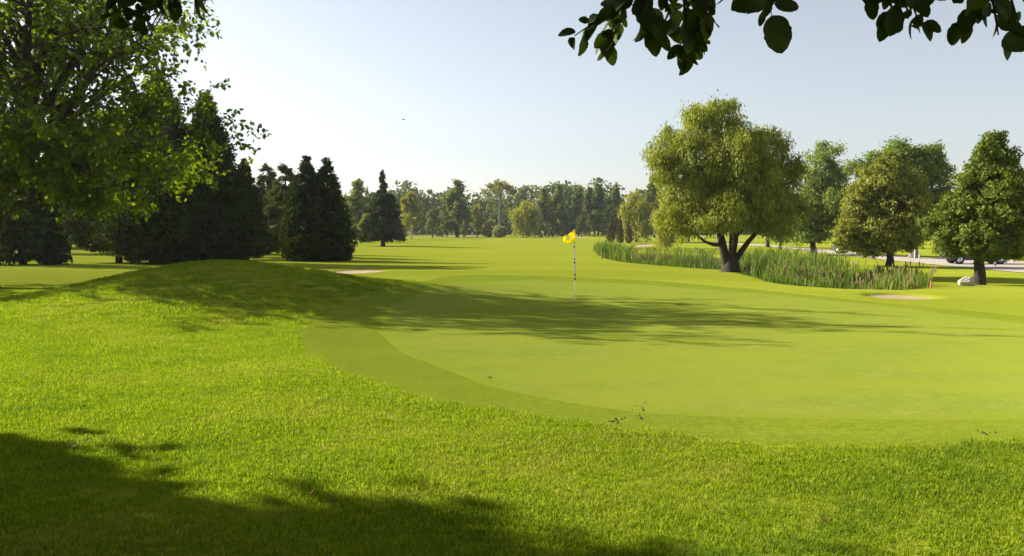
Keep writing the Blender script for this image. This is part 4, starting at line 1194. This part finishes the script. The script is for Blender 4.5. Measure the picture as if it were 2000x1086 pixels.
# ------------------------------------------------------------------ fallen leaves and turf scrapes
def leaf_shape(L, W, fold, curl, seed, n=15, lobed=False):
    rng = np.random.default_rng(seed); vs = []; fs = []
    for i in range(n + 1):
        t = i / n
        wd = W * 0.5 * math.sin(math.pi * t ** 0.88) ** 0.55
        if lobed: wd *= 0.75 + 0.45 * math.sin(t * 16)
        if i in (0, n): wd = 0.0006
        wd *= 1 + rng.uniform(-.07, .07)
        z = -curl * t * t * L
        vs += [(t * L, -wd, z + fold * wd), (t * L, 0, z), (t * L, wd, z + fold * wd)]
    for i in range(n):
        a = i * 3
        fs += [[a, a + 1, a + 4, a + 3], [a + 1, a + 2, a + 5, a + 4]]
    return vs, fs
for px, py, col, size, lab in ((1617, 1034, (0.62, 0.34, 0.13), .062, 'curled peach coloured fallen leaf on the near grass, lower right'), (380, 663, (0.60, 0.42, 0.03), .075, 'yellow fallen leaf on the grass in front of the mound'),
                               (141, 883, (0.50, 0.44, 0.26), .04, 'pale scrap of leaf in the sunny grass near the left shadow'), (1724, 921, (0.55, 0.33, 0.06), .04, 'small orange leaf in the rough below the green'),
                               (604, 976, (0.42, 0.10, 0.03), .05, 'reddish leaf at the edge of the foreground shadow')):
    q = at(px, py); vs, fs = leaf_shape(size, size * .75, .5, -.5, px, 8, True)
    o = obj('fallen_leaf', mesh_from('fallen_leaf', vs, fs, plain('fallen_leaf_%s' % lab.split()[0], col, .7)), None, q + Vector((0, 0, .036)))
    o.rotation_euler = (.3, -.2, px * 1.3); tag(o, lab, 'leaf', 'fallen leaves on the grass')

def scrape(px0, py0, spread_x, spread_y, n, label, seed):
    rng = np.random.default_rng(seed); V = []; Fc = []
    c = at(px0, py0)
    for k in range(n):
        q = at(px0 + rng.normal() * spread_x, py0 + rng.normal() * spread_y); z = float(terrain0(q.x, q.y))
        r = rng.uniform(.003, .011); m_ = 7; b0 = len(V)
        V.append((q.x - c.x, q.y - c.y, z + .007 - c.z + r * .1))
        for j in range(m_):
            a = 6.283 * j / m_; rr_ = r * rng.uniform(.6, 1.4)
            V.append((q.x - c.x + math.cos(a) * rr_ * 1.6, q.y - c.y + math.sin(a) * rr_, z - c.z - .004))
        Fc += [[b0, b0 + 1 + j, b0 + 1 + (j + 1) % m_] for j in range(m_)]
    o = obj('turf_scrape', mesh_from('turf_scrape', V, Fc, M['soil']), None, c); tag(o, label, 'bare patch', 'scraped spots in the turf', 'stuff')
scrape(957, 737, 6, 1.2, 16, 'small dark scrape on the near left of the green', 1)
scrape(1251, 800, 7, 10, 26, 'scattered dark scrapes on the apron in front of the green', 2)
scrape(1205, 823, 7, 3, 10, 'faint dark scrapes at the outer apron edge', 3)
scrape(1925, 845, 9, 2, 9, 'dark scrape on the apron at the right', 4)

# ------------------------------------------------------------------ apple tree over the camera: hanging twigs with single leaves
def apple_tree():
    rng = np.random.default_rng(77)
    base = Vector((2.6, -2.4, 0.0)); base.z = float(terrain(base.x, base.y))
    t = empty('apple_tree', base); tag(t, 'apple tree whose leafy twigs hang dark across the top of the view', 'tree')
    def loc(p): return Vector(p) - base
    w = Wood()
    w.tube([loc((2.6, -2.4, -.3)), loc((2.6, -2.4, .1)), loc((2.55, -2.3, 1.2)), loc((2.3, -1.9, 2.3)), loc((2.1, -1.4, 3.0))], [.34, .22, .17, .16, .13], 12, .08, rng)
    obj('trunk', w.mesh('trunk', M['bark']), t)
    wb = Wood()
    limbs = [[(2.2, -1.7, 2.7), (1.4, -.2, 3.1), (.9, 1.2, 3.0), (.45, 2.1, 2.72)], [(2.2, -1.6, 2.8), (2.0, 0, 3.1), (1.7, 1.4, 2.95), (1.3, 2.1, 2.72)],
             [(2.1, -1.5, 2.9), (.4, -.6, 3.3), (-1.0, .6, 3.2), (-1.35, 1.6, 2.75)], [(2.1, -1.4, 3.0), (-.6, -1.2, 3.9), (-2.8, -.2, 4.2)],
             [(2.1, -1.4, 3.0), (1.2, -.2, 4.4), (.2, 1.2, 5.2)], [(2.2, -1.5, 2.9), (3.6, -.4, 3.9), (4.6, .8, 4.3)], [(2.1, -1.4, 3.0), (1.0, -3, 4.5), (.5, -4, 5)]]
    for L in limbs: wb.tube([loc(p) for p in L], [.075 * (1 - .65 * i / (len(L) - 1)) for i in range(len(L))], 7, .06, rng)
    obj('limbs', wb.mesh('limbs', M['bark']), t)
    # body of the crown, above the view
    lv = Leaves(rng); L = []
    for k in range(60):
        x = rng.uniform(-5.0, 4.8); y = rng.uniform(-4.5, 3.6); z = rng.uniform(3.5, 6.0)
        z = max(z - .6, 1.65 + 0.28 * (max(0, y) + 1.0) + .95) ; L.append((x - base.x, y - base.y, z - base.z, 1.25, 1.25, .6))
    lobe_leaves(lv, rng, L, 2400, 26, .22, .10, .07, .4, .3, .8)
    c = obj('crown', lv.mesh('crown', M['leaf_apple']), t); c['kind'] = 'stuff'
    # leaf meshes
    kinds = []
    for k in range(6):
        vs, fs = leaf_shape(.074 * (0.8 + .09 * k), .047 * (.85 + .08 * k), (.15, .35, .1, .5, .25, .2)[k], (.1, .3, .5, .2, .15, .35)[k], 100 + k)
        kinds.append(mesh_from('leaf', vs, fs, M['leaf_apple'], smooth=True, attrs={'tint': ('FACE', np.full(len(fs), .15 + .14 * k))}))
    # sprigs: photo pixels and distance
    sprigs = [([(1335, -70), (1262, 0), (1190, 45), (1122, 92)], 2.0, 19), ([(1250, -60), (1225, 10), (1200, 70), (1185, 104)], 2.1, 17), ([(1260, -70), (1262, 20), (1272, 85)], 1.95, 15),
              ([(1340, -70), (1336, 30), (1342, 100), (1350, 126)], 2.0, 16), ([(1360, -60), (1366, 20), (1378, 66)], 2.1, 14), ([(1270, -60), (1330, -6), (1400, -6)], 2.2, 16), ([(1290, -60), (1300, 10), (1310, 60)], 2.15, 14),
              ([(1200, -60), (1215, -10), (1180, 30)], 2.2, 9), ([(1420, -60), (1440, -20), (1452, 4)], 2.0, 4),
              ([(1520, -70), (1503, -5), (1492, 35)], 1.85, 4),
              ([(1740, -70), (1760, 10), (1735, 62)], 2.0, 10), ([(1770, -70), (1782, 30), (1796, 70)], 2.05, 9), ([(1690, -60), (1700, -10), (1702, 10)], 2.0, 4), ([(1760, -50), (1750, -10), (1725, 8)], 2.1, 5),
              ([(1880, -70), (1895, 10), (1888, 62)], 2.0, 11), ([(1940, -70), (1938, 20), (1950, 90)], 1.9, 9), ([(1990, -60), (1975, 20), (1998, 96)], 2.0, 11), ([(1900, -60), (1920, -5), (1925, 35)], 2.1, 9), ([(1860, -60), (1858, -12), (1862, 10)], 2.1, 5),
              ([(320, -70), (285, 5), (225, 55)], 2.1, 14), ([(330, -60), (310, 20), (275, 62)], 2.2, 14), ([(400, -70), (385, -15), (395, 14)], 2.0, 11), ([(260, -70), (245, -10), (222, 20)], 2.1, 8), ([(360, -60), (345, -6), (340, 20)], 2.2, 12)]
    for pts, dep, nl in sprigs:
        pts = [(a_, b_ - 22) for a_, b_ in pts]
        P3 = [point(px, py, dep + .05 * k * (1 if dep > 1.9 else -1)) - base for k, (px, py) in enumerate(pts)]
        tw = Wood(); k3 = len(P3)
        tw.tube(P3, [.0042 - .0028 * i / (k3 - 1) for i in range(k3)], 6)
        tg = obj('twig', tw.mesh('twig', M['bark']), t)
        for j in range(nl):
            u = (0.30 + 0.70 * (j + rng.random() * .8) / nl) * (k3 - 1); i = min(int(u), k3 - 2)
            p = P3[i].lerp(P3[i + 1], min(u - i, 1.0)); dr = (P3[i + 1] - P3[i]).normalized()
            side = Vector(rng.normal(size=3)); side = (side - dr * side.dot(dr)).normalized()
            ax = (dr * rng.uniform(.2, .8) + side * rng.uniform(.5, 1.0) + Vector((0, 0, -rng.uniform(.2, .9)))).normalized()
            pet = rng.uniform(.006, .018)
            nrm = Vector(rng.normal(size=3)) * .6 + Vector((0, -.9, .35)); nrm = (nrm - ax * nrm.dot(ax)).normalized()
            me = kinds[int(rng.integers(0, 6))]
            o = obj('leaf', me, tg)
            R_ = Matrix((ax, nrm.cross(ax), nrm)).transposed().to_4x4()
            o.matrix_local = Matrix.Translation(p + ax * pet) @ R_ @ Matrix.Scale(rng.uniform(.45, .85), 4)
    # the single big leaf and its neighbours that hang free
    for (px, py), (qx, qy), dep, wd in (((1507, 30), (1530, 104), 1.85, 1.3), ((1512, 8), (1562, 12), 1.85, .95), ((1490, 5), (1428, 14), 1.9, .95), ((1492, 22), (1484, 52), 1.9, .8)):
        a = point(px, py, dep) - base; c2 = point(qx, qy, dep + .01) - base; ax = (c2 - a); Ln = ax.length; ax.normalize()
        nrm = Vector((.1, -1, .25)); nrm = (nrm - ax * nrm.dot(ax)).normalized()
        vs, fs = leaf_shape(1.0, .62 * wd, .12, .06, px)
        o = obj('leaf', mesh_from('leaf', vs, fs, M['leaf_apple'], smooth=True, attrs={'tint': ('FACE', np.full(len(fs), .4))}), t)
        o.matrix_local = Matrix.Translation(a) @ Matrix((ax, nrm.cross(ax), nrm)).transposed().to_4x4() @ Matrix.Scale(Ln, 4)
        tw = Wood(); tw.tube([point(1503, -5, 1.85) - base, a], [.0012, .0009], 5); obj('stalk', tw.mesh('stalk', M['bark']), t)
apple_tree()

# tree left of the camera whose shadow lies across the foreground
def side_tree():
    rng = np.random.default_rng(55)
    base = Vector((-14.6, 7.1, 0)); base.z = float(terrain(base.x, base.y))
    t = empty('shade_tree', base); tag(t, 'broad tree left of the view that shades the near left corner', 'tree')
    w = Wood(); lv = Leaves(rng)
    w.tube([(0, 0, -.3), (0, 0, .1), (0, 0, 1.6), (.1, 0, 5), (0, 0, 12.5)], [.6, .4, .3, .22, .04], 10, .08, rng)
    L = []
    for k in range(46):
        a = rng.uniform(0, 6.283); z = rng.uniform(1.8, 12.6); r = 3.7 * math.sqrt(max(.08, 1 - ((z - 5.6) / 7.6) ** 2)) * math.sqrt(rng.random())
        L.append((math.cos(a) * r, math.sin(a) * r, z, 1.3, 1.3, 1.1))
        branch_to(w, rng, (0, 0, max(1.2, z - 1.6)), L[-1][:3], .09, .02, 4, 0, 3)
    lobe_leaves(lv, rng, L, 6500, 24, .42, .29, .22, .4, .30, .8)
    obj('trunk', w.mesh('trunk', M['bark']), t)
    c = obj('crown', lv.mesh('crown', M['leaf_linden']), t); c['kind'] = 'stuff'
    # unseen copies added behind the camera to dim the skylight, same build turned round
    for loc, rz, lab in (((-7.5, -6.5), 2.0, 'unseen broad tree added behind the viewpoint on the left to dim the skylight'), ((6.5, -9.0), 4.1, 'unseen broad tree added behind the viewpoint on the right to dim the skylight')):
        n = t.copy(); COL.objects.link(n); n.location = (*loc, float(terrain(*loc))); n.rotation_euler = (0, 0, rz); n.scale = (1.35, 1.35, 1.05); n['label'] = lab
        for ch in list(t.children):
            k = ch.copy(); COL.objects.link(k); k.parent = n
side_tree()

# ------------------------------------------------------------------ air
m, nt, out = new_mat('haze_air')
pv = nt.nodes.new('ShaderNodeVolumePrincipled')
pv.inputs['Color'].default_value = (0.86, 0.92, 1.0, 1); pv.inputs['Density'].default_value = 0.00015
pv.inputs['Anisotropy'].default_value = 0.3
nt.links.new(pv.outputs[0], out.inputs['Volume'])
hz = box_obj('haze', (0, 690, 9.5, 2640, 1640, 27), m)
tag(hz, 'thin morning haze over the course', kind='stuff')
